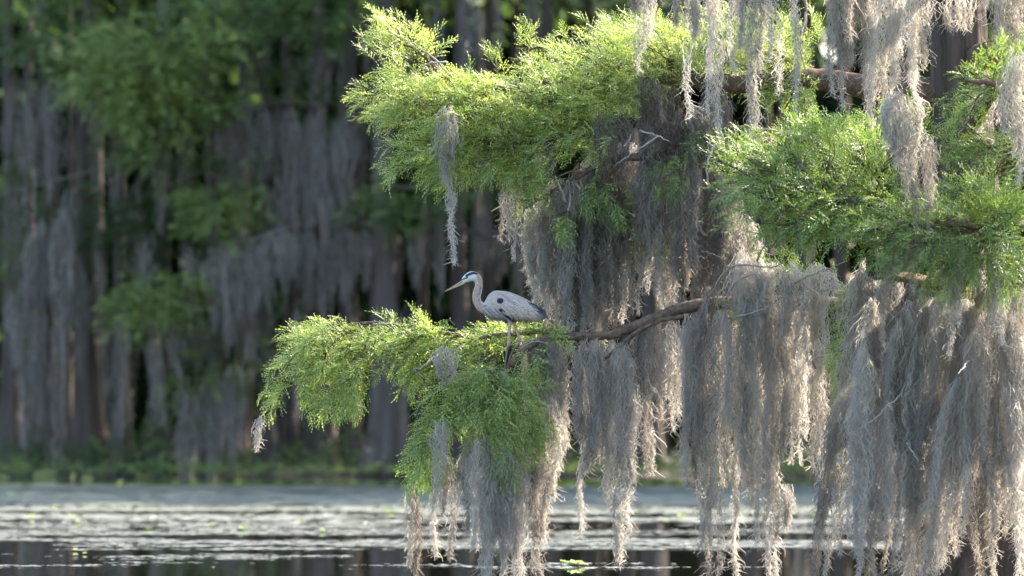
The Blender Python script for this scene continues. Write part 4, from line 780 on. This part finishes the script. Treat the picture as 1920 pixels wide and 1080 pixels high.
# ------------------------------------------------------------------ water plants
M_PAD = leafy('lily_leaf', [(0, (.04, .085, .025)), (.5, (.12, .165, .04)), (.8, (.22, .22, .06)), (1, (.34, .31, .10))], .3, .02)
def oval_leaf(g, base, tilt, az, rx, ry, tone, curl=.15):
    """thick rounded leaf with a notch, as a domed fan"""
    n = 16; th = np.linspace(.2, 2 * math.pi - .2, n); ring = np.stack([np.cos(th) * rx, np.sin(th) * ry, curl * .35 * rx * np.cos(2 * th)], -1)
    v = np.vstack([[[0, 0, .05 * rx]], ring])
    ca, sa, ct, st = math.cos(az), math.sin(az), math.cos(tilt), math.sin(tilt)
    Rm = np.array([[ca, -sa, 0], [sa, ca, 0], [0, 0, 1]]) @ np.array([[1, 0, 0], [0, ct, -st], [0, st, ct]])
    v = v @ Rm.T + base; j = np.arange(n - 1)
    g.add(v, t=np.stack([0 * j, 1 + j, 2 + j], -1), a=tone)
def lily(px, py, wpx, hpx, tone, label, group=None):
    wpx, hpx = wpx * .62, hpx * .62; b = W(px, py); s = b[1] / F; h = max(.05, hpx * s)
    root = bpy.data.objects.new('lily_plant', None); col.objects.link(root); root.location = b; tag(root, label, 'water plant', group)
    g = G(); tube(g, smooth_path([[0, 0, -.3], [.02, 0, h * .3], [0, 0, h * .55]], 6), .012, 6); put('stem', g.mesh('stem', M_PAD), root)
    g = G(); oval_leaf(g, np.array([0, 0, h * .55]), rng.uniform(.9, 1.3) if hpx > 12 else .15, rng.normal() * .4, wpx * s * .5, max(h * .5, wpx * s * .3), tone); put('leaf', g.mesh('leaf', M_PAD), root)
lily(225, 917, 26, 30, .95, 'upright pale yellow lily leaf standing alone before the far bank')
lily(165, 905, 44, 20, .75, 'yellow green lily leaf bent over beside the alone standing pale leaf')
lily(137, 902, 16, 24, 1.0, 'small yellow lily bloom bud standing among the far bank leaves')
lily(85, 900, 80, 20, .62, 'wide flat grey green lily leaf raised on the far bank edge')
lily(270, 898, 60, 16, .85, 'low broad yellowish lily leaf sloping toward the water at far bank')
for px, py, w, h, tn in [(8, 902, 36, 20, .7), (40, 900, 40, 16, .3), (120, 898, 30, 16, .4), (190, 898, 30, 14, .35), (310, 900, 40, 14, .5), (330, 903, 26, 12, .7), (360, 902, 34, 10, .4), (405, 903, 20, 12, .6), (450, 903, 34, 10, .3), (520, 903, 30, 10, .3), (600, 904, 30, 9, .3), (660, 904, 24, 9, .4), (1090, 903, 30, 10, .4), (1240, 904, 30, 10, .4)]:
    lily(px, py, w, h, tn, 'small green lily leaf in the strip along the far bank', 'lily leaves along the far bank')
M_ROS = leafy('floating_leaf', [(0, (.12, .22, .05)), (.5, (.28, .42, .12)), (1, (.55, .60, .30))], .4, .08)
def rosette(px, py, wpx, tone, label, group=None, n=9):
    b = W(px, py); s = b[1] / F; R_ = wpx * s * .5
    root = bpy.data.objects.new('floating_plant', None); col.objects.link(root); root.location = b; tag(root, label, 'water plant', group)
    for k in range(n):
        az = 6.28 * k / n + rng.normal() * .2; el = rng.uniform(.25, .9); L = R_ * rng.uniform(.7, 1.1); g = G()
        t = np.linspace(0, 1, 6); w = .34 * L * np.sin(np.clip(t * .85 + .12, 0, 1) * math.pi) ** .7
        c = np.stack([t * L * math.cos(el), 0 * t, .01 + t * L * math.sin(el) - .25 * L * t ** 3], -1)
        v = np.stack([c - np.outer(w, [0, 1, 0]) + [0, 0, .012], c, c + np.outer(w, [0, 1, 0]) + [0, 0, .012]], 1).reshape(-1, 3)
        ca, sa = math.cos(az), math.sin(az); v = v @ np.array([[ca, -sa, 0], [sa, ca, 0], [0, 0, 1]]).T
        i = np.arange(5)[:, None] * 3; j = np.arange(2)[None]; g.add(v, np.stack([i + j, i + j + 1, i + j + 4, i + j + 3], -1), a=float(np.clip(tone + rng.normal() * .1, 0, 1)))
        put('leaf', g.mesh('leaf', M_ROS, (0, 0, 0), True), root)
rosette(1080, 1062, 46, .8, 'bright green leafy rosette floating on dark water past the hanging moss', n=11)
rosette(1058, 1058, 22, .6, 'small green rosette floating beside the bright leafy rosette', n=7)
rosette(455, 996, 26, .5, 'green tufted rosette floating on the pale duckweed band', n=9)
rosette(770, 1012, 14, .7, 'lime green round floating plant near the bushy moss string', n=7)
for px, py, w, tn in [(135, 970, 24, .9), (148, 982, 20, .6), (280, 995, 20, .5), (607, 998, 20, .6), (142, 1034, 16, 1.0), (160, 1040, 10, .6), (395, 988, 18, .8), (105, 953, 16, .5), (60, 972, 20, .8), (560, 980, 14, .8), (1280, 972, 30, .6), (1610, 1018, 14, .9), (1530, 968, 30, .7), (20, 930, 26, .9), (730, 964, 24, .5), (690, 985, 12, .7), (1250, 975, 16, .5)]:
    rosette(px, py, w, tn, 'tiny stray water plant drifting on the lake', 'tiny water plants drifting on the lake', n=5)
